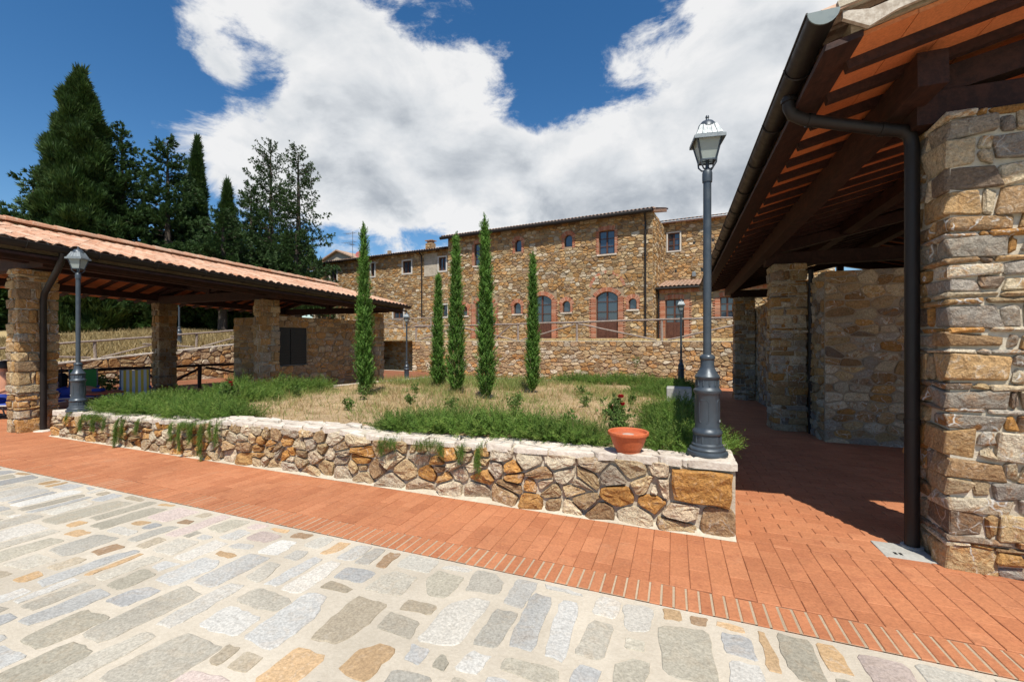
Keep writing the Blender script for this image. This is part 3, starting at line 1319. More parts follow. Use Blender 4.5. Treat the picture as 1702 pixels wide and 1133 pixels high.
# ------------------------------------------------------------------ stone walls
def core_grid(x0, x1, z0, z1, thick, holes, warp=None, name='wall', mat=None, parent=None, loc=(0, 0, 0), rz=0.0, reveal=.22):
    xs = sorted(set([x0, x1] + [h[0] for h in holes] + [h[1] for h in holes]))
    zs = sorted(set([z0, z1] + [h[2] for h in holes] + [h[3] for h in holes]))
    if warp is not None and not holes:
        n = max(2, int((x1 - x0) / 1.0))
        xs = [x0 + (x1 - x0) * i / n for i in range(n + 1)]
    b = MB()

    def quad(p):
        b.add(p, [(0, 1, 2, 3)])
    for i in range(len(xs) - 1):
        for j in range(len(zs) - 1):
            cx = (xs[i] + xs[i + 1]) / 2
            cz = (zs[j] + zs[j + 1]) / 2
            if any(h[0] < cx < h[1] and h[2] < cz < h[3] for h in holes):
                continue
            quad([(xs[i], 0, zs[j]), (xs[i + 1], 0, zs[j]), (xs[i + 1], 0, zs[j + 1]), (xs[i], 0, zs[j + 1])])
        quad([(xs[i], 0, z1), (xs[i + 1], 0, z1), (xs[i + 1], thick, z1), (xs[i], thick, z1)])
        quad([(xs[i], thick, z1), (xs[i + 1], thick, z1), (xs[i + 1], thick, z0), (xs[i], thick, z0)])
    quad([(x0, 0, z0), (x0, 0, z1), (x0, thick, z1), (x0, thick, z0)])
    quad([(x1, 0, z0), (x1, thick, z0), (x1, thick, z1), (x1, 0, z1)])
    for h in holes:
        a, c, d, e = h[:4]
        r = reveal
        quad([(a, 0, d), (a, r, d), (a, r, e), (a, 0, e)])
        quad([(c, 0, d), (c, 0, e), (c, r, e), (c, r, d)])
        quad([(a, 0, e), (a, r, e), (c, r, e), (c, 0, e)])
        quad([(a, 0, d), (c, 0, d), (c, r, d), (a, r, d)])
    if warp is not None:
        b.v = [tuple(p) for p in warp(np.array(b.v))]
    return b.build(name, mat, parent, loc, rz=rz)


def masonry_wall(th, x0, x1, z0, z1, thick, sx, sy, gap, holes=(), mat='stone', mortar='mortar', h=(.02, .045), minpx=9.0, warp=None,
                 loc=(0, 0, 0), rz=0.0, seed=1, rings=2, maxn=300, name='wall', skip=(), kind=None, var=.5):
    core = core_grid(x0, x1, z0, z1, thick, list(holes), warp, name, M[mortar], th, loc, rz)
    polys = rubble(x0 + .005, x1 - .005, z0, z1 - .005, sx, sy, gap, list(holes) + list(skip), seed=seed, var=var)
    emit(wall_pieces(polys, h[0], h[1], rings, warp), 'stone', M[mat], core, maxn, minpx, 'stones')
    return core


def ptop_front(x):
    bmp = .05 if -6.05 < x < -3.35 else 0
    return .455 + .0118 * (x + 9.4) + bmp * min(1, max(0, (x + 6.05) / .2)) * min(1, max(0, (-3.35 - x) / .2)) if bmp else .455 + .0118 * (x + 9.4)


def ptop(x, y):
    s = -.030 - .014 * (x + 9.07) / 10
    return .455 + .0118 * (x + 9.4) + s * (y - 4.1)


PX0, PX1, PY0, PY1 = -9.6, .49, 4.1, 16.5
planter = thing('planter_wall', 'low rubble stone planter wall with pale coping enclosing the dry garden', 'planter wall')


def warp_planter(V):
    V = V.copy()
    x = V[:, 0]
    gz = GX * x + GY * PY0
    tp = np.array([ptop_front(a) for a in x])
    V[:, 2] = gz + V[:, 2] * (tp - .035 - gz)
    return V


core = core_grid(PX0, PX1, -.05, 1.0, .36, [], warp_planter, 'front_wall', M['mortar'], planter, (0, PY0 + .03, 0))
BIG = (-.03, .465, .43, .93)
polys = rubble(PX0, PX1 - .0, 0.02, .985, .215, .27, .028, [BIG], var=.95, rowj=.42, seed=34, cut=.18)
wp_ = wall_pieces(polys, .03, .06, 3, warp_planter)
V, f = prism([(.0, .47), (.15, .45), (.33, .46), (.44, .43), (.465, .60), (.46, .78), (.465, .90), (.30, .92), (.12, .91), (-.01, .90), (-.02, .70)], .065, -.02, 3)
wp_.append((warp_planter(V), f, .02))
emit(wp_, 'stone', M['stone'], core, 300, 9, 'stones')
# mortar fillet at the foot
b = MB()
for i in range(60):
    xa = PX0 + (PX1 - PX0) * i / 60
    xb = PX0 + (PX1 - PX0) * (i + 1) / 60
    w0 = .045
    b.add([(xa, PY0 - w0, G(xa, PY0) + .018), (xb, PY0 - w0, G(xb, PY0) + .018), (xb, PY0 + .03, G(xb, PY0) + .055), (xa, PY0 + .03, G(xa, PY0) + .055)], [(0, 1, 2, 3)])
b.build('mortar_fillet', M['mortar'], planter)
# coping stones, flat pale irregular slabs
polys = rubble(PX0 - .01, PX1 + .015, PY0 - .012, PY0 + .34, .30, .15, .016, var=.75, rowj=.4, seed=5, cut=.15)
pcs = []
for p in polys:
    V, f = prism(p, U(.018, .042), -.03, 2, flat=True, wall=False)
    V[:, 2] += np.array([ptop_front(a) for a in V[:, 0]]) - .035 + np.array([U(-.008, .008) for _ in V])
    pcs.append((V, f, random.random()))
emit(pcs, 'coping_stone', M['coping'], planter, 90, 9, 'coping_stones')
# flanks and back of the planter
for (xa, xb, ya, yb, nm) in ((PX0, PX0 + .34, PY0 + .4, PY1, 'side_wall'), (PX1 - .3, PX1, PY0 + .4, PY1, 'side_wall'), (PX0, PX1, PY1, PY1 + .34, 'back_wall')):
    b = MB()
    b2 = MB()
    n = 12
    for i in range(n):
        if nm == 'side_wall':
            a, c = ya + (yb - ya) * i / n, ya + (yb - ya) * (i + 1) / n
            cs = [(xa, a), (xb, a), (xb, c), (xa, c)]
        else:
            a, c = xa + (xb - xa) * i / n, xa + (xb - xa) * (i + 1) / n
            cs = [(a, ya), (c, ya), (c, yb), (a, yb)]
        lo = [(p[0], p[1], G(*p) - .1) for p in cs]
        up = [(p[0], p[1], ptop(*p) - .03) for p in cs]
        b.add(lo + up, [(4, 5, 6, 7), (0, 1, 5, 4), (1, 2, 6, 5), (2, 3, 7, 6), (3, 0, 4, 7)])
        o = .02
        cs2 = [(p[0] + (o if p[0] == max(q[0] for q in cs) else -o) * (nm == 'side_wall'), p[1] + (o if p[1] == max(q[1] for q in cs) else -o) * (nm != 'side_wall')) for p in cs]
        dz = U(-.008, .008)
        lo = [(p[0], p[1], ptop(*p) - .029) for p in cs2]
        up = [(p[0], p[1], ptop(*p) + .01 + dz) for p in cs2]
        b2.add(lo + up, [(4, 5, 6, 7), (0, 1, 5, 4), (1, 2, 6, 5), (2, 3, 7, 6), (3, 0, 4, 7)])
    wo = b.build(nm, M['mortar'], planter)
    b2.build('coping', M['coping'], planter)


def soilz(x, y):
    return ptop(x, y) - .03 + .02 * math.sin(x * 1.7 + y) + .02 * math.sin(y * 1.3 - x * .6)


sheet('garden_soil', PX0 + .3, PX1 - .28, PY0 + .33, PY1 + .02, 0, M['soil'], .12, zf=soilz, rough=.012)

# retaining wall of the terrace behind
ret = thing('retaining_wall', 'long retaining wall of ochre rubble below the farmhouse terrace', 'wall', fw(-.2, -3.45), FA)
masonry_wall(ret, 0, 19.5, -.6, 1.56, .4, .33, .19, .03, mat='rstone', mortar='mortar_dk', h=(.02, .05), minpx=11, seed=31, maxn=290)
b = MB()
for i in range(32):
    b.box(i * .61, i * .61 + .6, -.03, .42, 1.562, 1.60 + U(-.005, .008), .008)
b.build('coping', M['mortar'], ret)
rec = thing('recessed_wall', 'shaded set-back piece of rubble wall behind the pavilion corner', 'wall', fw(-6.2, -.55), FA)
masonry_wall(rec, 0, 6.2, -.6, 1.6, .4, .34, .2, .03, h=(.02, .04), minpx=11, seed=37)
b = MB().box(-.02, .38, .0, 3.2, -.6, 1.56)
b.build('wall_return', M['mortar_dk'], ret, (0, .41, 0))


def warp_west(V):
    V = V.copy()
    Y = V[:, 0] + 3
    tp = np.minimum(1.62, np.maximum(.3, .83 + .094 * (Y - 8.2)))
    gz = GX * -19 + GY * Y - .05
    V[:, 2] = gz + V[:, 2] * (tp - gz)
    return V


west = thing('sloping_wall', 'rubble garden wall with rising white coping at the foot of the dry grass slope', 'wall', (-19, 3, 0), R(90))
masonry_wall(west, 0, 21.5, 0, 1.0, .4, .36, .19, .028, mat='rstone', mortar='mortar_dk', h=(.02, .05), minpx=11, seed=41, warp=warp_west)
b = MB()
for i in range(43):
    a, c = i * .5, i * .5 + .495
    za = min(1.62, max(.3, .83 + .094 * (a + 3 - 8.2)))
    zc = min(1.62, max(.3, .83 + .094 * (c + 3 - 8.2)))
    b.add([(a, -.04, za), (c, -.04, zc), (c, .42, zc), (a, .42, za), (a, -.04, za + .045), (c, -.04, zc + .045), (c, .42, zc + .045), (a, .42, za + .045)],
          [(4, 5, 6, 7), (0, 1, 5, 4), (1, 2, 6, 5), (2, 3, 7, 6), (3, 0, 4, 7)])
b.build('coping', M['coping'], west)


# ------------------------------------------------------------------ joinery
def arch_pts(x0, x1, zs, rise, n=10):
    w = (x1 - x0) / 2
    cx = (x0 + x1) / 2
    if rise <= 0.001:
        return [(x0, zs), (x1, zs)]
    rad = (w * w + rise * rise) / (2 * rise)
    cz = zs + rise - rad
    a0 = math.atan2(zs - cz, -w)
    a1 = math.atan2(zs - cz, w)
    return [(cx + rad * math.cos(a0 + (a1 - a0) * i / n), cz + rad * math.sin(a0 + (a1 - a0) * i / n)) for i in range(n + 1)]


def opening(th, kind, x0, x1, z0, z1, rise=0.0, leaves=2, rows=3, panel=0.0, fr='joinery', y=.10, sill=None, bars=True, label=None):
    """window or door: frame, panes, sill; top may be an arch of given rise"""
    fwid = .06 if kind == 'door' else .05
    zs = z1 - rise
    b = MB()
    out = [(x0, z0), (x0, zs)] + (arch_pts(x0, x1, zs, rise)[1:-1] if rise else []) + [(x1, zs), (x1, z0)]
    inn = [(x0 + fwid, z0 + fwid), (x0 + fwid, zs)] + (arch_pts(x0 + fwid, x1 - fwid, zs, max(rise - fwid * .6, .02))[1:-1] if rise else []) + [(x1 - fwid, zs), (x1 - fwid, z0 + fwid)]
    if not rise:
        inn[1] = (x0 + fwid, z1 - fwid)
        inn[2] = (x1 - fwid, z1 - fwid)
    n = len(out)
    y0, y1 = y - .03, y + .04
    v = [(p[0], y0, p[1]) for p in out] + [(p[0], y0, p[1]) for p in inn] + [(p[0], y1, p[1]) for p in inn]
    f = []
    for i in range(n):
        j = (i + 1) % n
        f.append((i, j, n + j, n + i))
        f.append((n + i, n + j, 2 * n + j, 2 * n + i))
    b.add(v, f)
    cx = (x0 + x1) / 2
    if leaves == 2:
        b.box(cx - .045, cx + .045, y - .028, y + .03, z0 + fwid, z1 - fwid * .8)
    zb = z0 + panel
    if panel:
        b.box(x0 + fwid, x1 - fwid, y - .01, y + .02, z0 + .02, zb)
        for s in range(2):
            a = x0 + .12 if s == 0 else cx + .1
            c = cx - .1 if s == 0 else x1 - .12
            b.box(a, c, y - .024, y - .009, z0 + .12, zb - .1)
    if bars:
        for k in range(1, rows):
            z = zb + (z1 - zb) * k / rows
            b.box(x0 + fwid * .8, x1 - fwid * .8, y - .02, y + .02, z - .016, z + .016)
    fo = b.build(kind, M[fr], th)
    if label:
        fo['label'] = label
    gl = MB()
    pin = [(x0 + .02, zb), (x0 + .02, zs)] + (arch_pts(x0 + .02, x1 - .02, zs, rise - .01)[1:-1] if rise else []) + [(x1 - .02, zs), (x1 - .02, zb)]
    gl.add([(p[0], y + .022, p[1]) for p in pin], [tuple(reversed(range(len(pin))))] if False else [tuple(range(len(pin)))[::-1]])
    gl.build('pane', M['glass'], fo)
    # dark wall inside, just behind
    # spandrels between square hole and arch
    if rise:
        sp = MB()
        ap = arch_pts(x0, x1, zs, rise)
        for i in range(len(ap) - 1):
            sp.add([(ap[i][0], -.012, ap[i][1]), (ap[i + 1][0], -.012, ap[i + 1][1]), (ap[i + 1][0], -.012, z1 + .012), (ap[i][0], -.012, z1 + .012),
                    (ap[i][0], .22, ap[i][1]), (ap[i + 1][0], .22, ap[i + 1][1])], [(0, 1, 2, 3), (0, 4, 5, 1)])
        sp.build('lintel', M['brick'], th)
    if kind == 'door':
        MB().box(cx + .05, cx + .07, y - .07, y - .03, z0 + 1.0, z0 + 1.12).build('handle', M['wire'], fo)
    if sill:
        MB().box(x0 - .12, x1 + .12, -.09, .12, z0 - .09, z0 - .002, .008).build('sill', M[sill], fo)
    return fo


def brick_surround(x0, x1, z0, z1, rise, w=.26, bh=.068, out=None):
    """jamb bricks and arch bricks round an opening"""
    out = out if out is not None else []
    zs = z1 - rise
    z = z0
    i = 0
    while z < zs - .02:
        l = w * (1.25 if i % 2 else .85)
        for s in (0, 1):
            a, c = (x0 - l, x0 - .004) if s == 0 else (x1 + .004, x1 + l)
            V, f = rough_box(a, c, -.052 + U(-.006, .006), .1, z + .005, z + bh - .005, .003, .004, False)
            out.append((V, f, random.random()))
        z += bh
        i += 1
    ap = arch_pts(x0, x1, zs, max(rise, .05), 24)
    # voussoirs
    L = sum(math.hypot(ap[k + 1][0] - ap[k][0], ap[k + 1][1] - ap[k][1]) for k in range(len(ap) - 1))
    nb = int(L / .075)
    ap = arch_pts(x0, x1, zs, max(rise, .05), nb)
    cx = (x0 + x1) / 2
    wd = (x1 - x0) / 2
    rr = max(rise, .05)
    rad = (wd * wd + rr * rr) / (2 * rr)
    cz = zs + rr - rad
    hgt = .24
    for k in range(nb):
        q = []
        for (t0, ex) in ((.06, 0), (.94, 0), (.94, hgt), (.06, hgt)):
            px0 = ap[k][0] + (ap[k + 1][0] - ap[k][0]) * t0
            pz0 = ap[k][1] + (ap[k + 1][1] - ap[k][1]) * t0
            d = Vector((px0 - cx, pz0 - cz)).normalized()
            q.append((px0 + d.x * (ex + .004), pz0 + d.y * (ex + .004)))
        yy = -.055 + U(-.005, .005)
        v = [(p[0], yy, p[1]) for p in q] + [(p[0], .05, p[1]) for p in q]
        out.append((np.array(v), [(3, 2, 1, 0), (0, 1, 5, 4), (1, 2, 6, 5), (2, 3, 7, 6), (3, 0, 4, 7)], random.random()))
    return out


def ring_bricks(cx, cz, r0, r1, a0, a1, out):
    n = int((a1 - a0) * r0 / .08)
    for k in range(n):
        b0 = a0 + (a1 - a0) * (k + .08) / n
        b1 = a0 + (a1 - a0) * (k + .92) / n
        q = [(cx + r * math.cos(a), cz + r * math.sin(a)) for r, a in ((r0, b0), (r0, b1), (r1, b1), (r1, b0))]
        v = [(p[0], -.042, p[1]) for p in q] + [(p[0], .05, p[1]) for p in q]
        out.append((np.array(v), [(0, 1, 2, 3), (0, 4, 5, 1), (1, 5, 6, 2), (2, 6, 7, 3), (3, 7, 4, 0)], random.random()))


def tile_mesh(L=.45, r0=.088, r1=.070, th=.014, seg=6):
    """half-round clay tile, axis +x rising; lower wide end at x=0"""
    v = []
    f = []
    for (x, r) in ((0, r0), (L, r1)):
        for rr in (r, r - th):
            for k in range(seg + 1):
                a = math.pi * k / seg
                v.append((x, rr * math.cos(a), rr * math.sin(a) * .95))
    n = seg + 1
    for k in range(seg):
        f.append((k, k + 1, 2 * n + k + 1, 2 * n + k))
        f.append((n + k + 1, n + k, 3 * n + k, 3 * n + k + 1))
        f.append((k + 1, k, n + k, n + k + 1))
    for e in (0, seg):
        f.append((e, n + e, 3 * n + e, 2 * n + e))
    return np.array(v), f


TILE = tile_mesh()


def tiles_on_slope(pos_dir_list):
    """each entry: origin, rotation matrix (3x3), tint"""
    out = []
    for o, Rm, t_ in pos_dir_list:
        V = TILE[0] @ np.array(Rm).T + np.array(o)
        out.append((V, TILE[1], t_))
    return out


def slope_rot(sx, m):
    """tile axis along sx*x rising with slope m"""
    L = math.hypot(1, m)
    ax = np.array([sx / L, 0, m / L])
    ay = np.array([0, 1.0, 0]) if sx > 0 else np.array([0, -1.0, 0])
    az_ = np.cross(ax, ay)
    return np.stack([ax, ay, az_], axis=1)


def corrugated(name, p0, du, dv, nu, amp, pitch, mat, parent, along=0):
    """wavy tiled surface, waves along du direction"""
    p0, du, dv = Vector(p0), Vector(du), Vector(dv)
    nrm = du.cross(dv).normalized()
    L = du.length
    N = max(2, int(L / pitch * 6))
    rows = nu
    v = []
    f = []
    for j in range(rows + 1):
        for e in ((0,) if j in (0, rows) else (0, 1)):
            for i in range(N + 1):
                s = i / N
                a = amp * (abs(math.sin(math.pi * s * L / pitch)) - .3)
                st = .022 * (0 if (j > 0 and e == 0) else 1) if j < rows else 0
                v.append(p0 + du * s + dv * (j / rows) + nrm * (a + st))
    per = N + 1
    k = 0
    cnt = len(v) // per
    for r in range(cnt - 1):
        for i in range(N):
            a = r * per + i
            f.append((a, a + 1, a + per + 1, a + per))
    tt = []
    for r in range(cnt):
        for i in range(per):
            tt.append(((i * 6 // max(1, N)) * .13 + int(i / N * L / pitch) * .377 + (r // 2) * .231) % 1)
    return link(name, mesh_of(name, v, f, mat, tt, False), parent)


# ------------------------------------------------------------------ farmhouse and neighbours (facade frame)
farm = thing('farmhouse', 'two-storey ochre stone farmhouse with brick-arched doors behind the cypress saplings', 'farmhouse', fw(0, 0), FA)
ops = [  # kind, x0,x1,z0,z1,rise,leaves,rows,panel,sill
    ('window', 2.16, 3.0, 6.6, 8.08, 0, 2, 3, 0, 'coping'),
    ('window', 10.67, 11.58, 6.57, 7.93, 0, 2, 3, 0, 'coping'),
    ('window', 5.22, 5.68, 7.24, 8.0, .2, 1, 1, 0, None),
    ('window', 8.55, 9.05, 7.22, 7.94, .2, 1, 1, 0, None),
    ('window', 1.18, 1.6, 3.31, 3.97, .2, 1, 1, 0, 'coping'),
    ('window', 5.13, 5.64, 3.31, 4.02, .22, 1, 1, 0, 'coping'),
    ('window', 8.43, 8.92, 3.31, 4.0, .22, 1, 1, 0, 'coping'),
    ('window', 12.37, 12.81, 3.36, 3.97, .2, 1, 1, 0, 'coping'),
    ('door', 2.26, 3.6, 1.76, 4.37, .3, 2, 3, .95, None),
    ('door', 6.42, 7.72, 1.76, 4.40, .3, 2, 3, .95, None),
    ('door', 10.5, 11.77, 1.76, 4.43, .3, 2, 3, .95, None)]
holes = [(o[1], o[2], o[3], o[4]) for o in ops]
skip = []
sur = []
for o in ops:
    if o[0] == 'door':
        brick_surround(o[1], o[2], o[3], o[4], o[5], .34, out=sur)
        skip.append((o[1] - .33, o[2] + .33, o[3], o[4] + .22))
    else:
        brick_surround(o[1], o[2], o[3] - (0 if o[9] else .1), o[4], o[5] or .04, .15 if o[5] else .16, out=sur)
        skip.append((o[1] - .15, o[2] + .15, o[3] - .1, o[4] + .2))
masonry_wall(farm, 0, 13.67, 1.6, 8.73, .45, .33, .21, .028, holes=holes, mat='fstone', mortar='mortar_dk', h=(.02, .055), minpx=10.5, seed=53, skip=skip, var=.6)
ring_bricks(11.13, 4.55, .92, 1.08, R(10), R(170), sur)
emit(sur, 'brick', M['brick'], farm, 0, 99, 'brick_surround')
for o in ops:
    opening(farm, *o[:9], sill=o[9], bars=o[7] > 1)
masonry_wall(farm, 0, 4.2, 1.6, 8.7, .3, .34, .2, .028, mat='fstone', mortar='mortar_dk', h=(.02, .05), minpx=10.5, seed=57, loc=(13.67, .02, 0), rz=R(90), name='side_wall')
# roof of the farmhouse: boards, tiles, gutter
b = MB()
b.add([(-.25, -.42, 8.60), (13.78, -.42, 8.60), (13.78, 5, 10.1), (-.25, 5, 10.1), (-.25, -.42, 8.70), (13.78, -.42, 8.70), (13.78, 5, 10.2), (-.25, 5, 10.2)],
      [(3, 2, 1, 0), (4, 5, 6, 7), (0, 1, 5, 4), (1, 2, 6, 5), (2, 3, 7, 6), (3, 0, 4, 7)])
b.build('eaves_board', M['beam'], farm)
b = MB()
b.tube([(-.3, -.50, 8.62), (13.72, -.50, 8.62)], .11, 8)
b.build('gutter', M['gutter'], farm)
pt = []
Rn = np.array([[0, 1, 0], [1, 0, 0], [0, 0, 1]]).T
for i in range(66):
    ax = np.array([0, 1, .27]) / math.hypot(1, .27)
    ay = np.array([-1.0, 0, 0])
    Rm = np.stack([ax, ay, np.cross(ax, ay)], axis=1)
    for k in range(2):
        V = TILE[0] @ Rm.T + np.array([-.15 + i * .213, -.50 + k * .4, 8.71 + k * .11])
        pt.append((V, TILE[1], random.random()))
emit(pt, 'roof_tile', M['oldtile'], farm, 0, 99, 'roof_tiles')
corrugated('roof', (-.25, -.3, 8.76), (14.0, 0, 0), (0, 5.3, 1.43), 10, .05, .213, M['oldtile'], farm)
MB().tube([(13.32, -.5, 8.58), (13.32, -.35, 8.35), (13.30, -.12, 8.2), (13.30, -.12, 1.7)], .05, 8).build('downpipe', M['gutter'], farm, smooth=True)
# verge bricks along the right end of the roof
b = MB()
for k in range(11):
    b.box(13.70, 13.80, -.3 + k * .42, .08 + k * .42, 8.60 + k * .115, 8.72 + k * .115, .01)
b.build('verge', M['oldtile'], farm)

lowh = thing('long_house', 'long brown rubble house with white-framed windows adjoining the taller farmhouse', 'house', fw(-13.8, .2), FA)
lops = [(1.82, 2.6, 6.53, 7.51), (6.38, 6.75, 6.59, 7.6), (9.58, 10.38, 6.59, 7.49), (12.87, 13.5, 6.53, 7.47), (8.64, 9.63, 3.28, 4.2), (13.15, 13.62, 3.31, 4.12)]
skip = [(a - .12, c + .12, d - .12, e + .12) for a, c, d, e in lops] + [(11.55, 12.75, 6.2, 7.85)]
masonry_wall(lowh, 0, 13.8, 1.6, 8.05, .45, .30, .18, .026, holes=lops, mat='fstone', mortar='mortar_dk', h=(.015, .045), minpx=10.5, seed=61, skip=skip, var=.6)
MB().box(11.57, 12.74, -.035, .02, 6.22, 7.84).build('plaster_patch', M['plaster'], lowh)
for k, (a, c, d, e) in enumerate(lops):
    o = opening(lowh, 'window', a, c, d, e, 0, 2 if c - a > .6 else 1, 2, 0, fr='joinery', y=.12, bars=k in (0, 4))
    fr = MB()
    for (p, q, r_, s) in ((a - .1, a, d - .1, e + .1), (c, c + .1, d - .1, e + .1), (a, c, e, e + .1), (a, c, d - .1, d)):
        fr.box(p + .001, q - .001, -.05, .1, r_ + .001, s - .001)
    fr.build('surround', M['white'], o)
b = MB()
b.add([(-.2, -.4, 7.93), (13.78, -.4, 7.93), (13.78, 5, 9.3), (-.2, 5, 9.3), (-.2, -.4, 7.99), (13.78, -.4, 7.99), (13.78, 5, 9.36), (-.2, 5, 9.36)],
      [(3, 2, 1, 0), (4, 5, 6, 7), (0, 1, 5, 4), (1, 2, 6, 5), (2, 3, 7, 6), (3, 0, 4, 7)])
b.build('eaves_board', M['beam'], lowh)
corrugated('roof', (-.25, -.46, 8.02), (14.0, 0, 0), (0, 5.4, 1.36), 12, .06, .22, M['oldtile'], lowh)
MB().tube([(-.25, -.46, 7.97), (13.7, -.46, 7.97)], .055, 8).build('gutter', M['gutter'], lowh)
MB().tube([(11.42, -.45, 7.95), (11.42, -.12, 7.7), (11.42, -.12, 3.2)], .045, 8).build('downpipe', M['gutter'], lowh, smooth=True)
cb_ = MB().box(11.3, 11.85, .5, .95, 8.0, 8.75).build('chimney', M['mortar_dk'], lowh)
pc = []
for z_ in np.arange(8.2, 8.7, .13):
    for k in range(3):
        V, f = rough_box(11.28 + k * .19, 11.46 + k * .19, .47, .6, z_ + .01, z_ + .12, .008, .01)
        pc.append((V, f, random.random()))
emit(pc, 'stone', M['fstone'], cb_, 0, 99, 'chimney_stones')
MB().box(11.38, 11.77, .55, .9, 8.75, 8.9).box(11.25, 11.9, .45, 1.0, 8.9, 8.96).build('chimney_cap', M['oldtile'], cb_)
MB().box(6.9, 7.15, 1.2, 1.4, 8.3, 8.75).build('vent', M['mortar_dk'], lowh)

dish = thing('satellite_dish', 'small dull red satellite dish on the long house roof ridge', 'satellite dish', fw(4.75 - 13.8, .55, 8.15), FA)
b = MB()
prof = [(0.0, 0.0), (.1, .01), (.2, .04), (.28, .09)]
b.lathe([(max(r, .005), z) for r, z in prof] + [(.285, .1)], 20)
d_ = b.build('reflector', M['redmetal'], dish, (0, 0, .32), smooth=True)
d_.rotation_euler = (R(68), 0, R(25))
MB().tube([(0, .05, -.1), (0, .05, .3)], .02, 6).build('mast', M['wire'], dish)
ant = thing('tv_antenna', 'thin grey television antenna above the far end of the long house', 'antenna', fw(2.95 - 13.8, 1.5, 8.3), FA)
MB().tube([(0, 0, 0), (0, 0, 2.45)], .02, 6).build('mast', M['wire'], ant)
b = MB()
for z_, L_ in ((2.3, .9), (1.55, 1.1), (1.35, .4)):
    b.tube([(-L_, .1, z_ + .06), (L_ * .35, 0, z_)], .012, 5)
    for k in range(6):
        xk = -L_ + k * L_ * .24
        b.tube([(xk, -.22, z_ + .05), (xk, .3, z_ + .05)], .008, 4)
b.build('aerial', M['wire'], ant)

rh = thing('rear_house', 'set-back stone house with tiled eaves to the right of the farmhouse', 'house', fw(13.4, 4.0), FA)
rops = [(.50, 1.2, 7.2, 8.3), (3.9, 4.6, 7.2, 8.3)]
masonry_wall(rh, 0, 9, 1.6, 8.96, .4, .32, .2, .028, holes=rops, mat='fstone', mortar='mortar_dk', h=(.02, .05), minpx=10.5, seed=67,
             skip=[(a - .12, c + .12, d - .1, e + .1) for a, c, d, e in rops] + [(1.95, 2.08, 7.5, 7.65), (3.0, 3.13, 7.55, 7.7), (.9, 1.02, 5.85, 6.0), (2.4, 2.55, 5.8, 6.0)], var=.6)
for (a, c, d, e) in rops:
    o = opening(rh, 'window', a, c, d, e, 0, 2, 3, 0, y=.1)
    fr = MB()
    for (p, q, r_, s) in ((a - .08, a, d - .08, e + .08), (c, c + .08, d - .08, e + .08), (a, c, e, e + .08), (a, c, d - .08, d)):
        fr.box(p + .001, q - .001, -.05, .1, r_ + .001, s - .001)
    fr.build('surround', M['white'], o)
b = MB()
for (a, c, d, e) in ((1.95, 2.08, 7.5, 7.65), (3.0, 3.13, 7.55, 7.7), (.9, 1.02, 5.85, 6.0), (2.4, 2.55, 5.8, 6.0)):
    b.box(a, c, -.004, .02, d, e)
b.build('putlog_hole', M['shutter'], rh)
b = MB()
b.add([(-.1, -.35, 8.86), (9, -.35, 8.86), (9, 4, 10), (-.1, 4, 10), (-.1, -.35, 8.94), (9, -.35, 8.94), (9, 4, 10.08), (-.1, 4, 10.08)],
      [(3, 2, 1, 0), (4, 5, 6, 7), (0, 1, 5, 4), (1, 2, 6, 5), (2, 3, 7, 6), (3, 0, 4, 7)])
b.build('eaves_board', M['brick'], rh)
corrugated('roof', (-.1, -.42, 8.98), (9.2, 0, 0), (0, 4.4, 1.16), 9, .06, .22, M['oldtile'], rh)
MB().box(2.0 - .1, 2.0 + .12, -.18, -.02, 5.5, 5.8, .03).build('wall_lamp', M['lamp_hood'], rh)

lean = thing('lean_to', 'single-storey stone lean-to with brown glazed door beside the farmhouse', 'outbuilding', fw(13.72, 1.0), FA)
lo_ = [(.46, 1.44, 1.73, 3.93), (3.24, 3.92, 2.83, 3.94)]
skip = [(a - .32, c + .32, d, e + .25) for a, c, d, e in lo_]
masonry_wall(lean, 0, 6, 1.6, 4.6, .4, .34, .21, .028, holes=lo_, mat='fstone', mortar='mortar_dk', h=(.02, .05), minpx=10.5, seed=71, skip=skip, var=.6)
sur = []
brick_surround(.46, 1.44, 1.73, 3.93, .04, .32, out=sur)
brick_surround(3.24, 3.92, 2.75, 3.94, .04, .3, out=sur)
for k in range(70):
    V, f = rough_box(.02 + k * .085, .095 + k * .085, -.06, .1, 4.28, 4.5, .003, .004, False)
    sur.append((V, f, random.random()))
emit(sur, 'brick', M['brick'], lean, 0, 99, 'brick_surround')
opening(lean, 'door', .46, 1.44, 1.75, 3.93, 0, 2, 3, .9)
opening(lean, 'window', 3.24, 3.92, 2.83, 3.94, 0, 2, 3, 0)
MB().tube([(-.05, -.32, 4.52), (6, -.32, 4.52)], .07, 8).build('gutter', M['gutter'], lean)
MB().tube([(.1, -.3, 4.5), (.1, -.08, 4.3), (.1, -.08, 1.6)], .05, 8).build('downpipe', M['gutter'], lean, smooth=True)
MB().add([(0, -.3, 4.53), (6, -.3, 4.53), (6, 3.0, 5.25), (0, 3.0, 5.25)], [(0, 1, 2, 3)]).build('roof_deck', M['beam'], lean)
corrugated('roof', (0, -.36, 4.60), (6, 0, 0), (0, 3.35, .74), 8, .06, .22, M['oldtile'], lean)

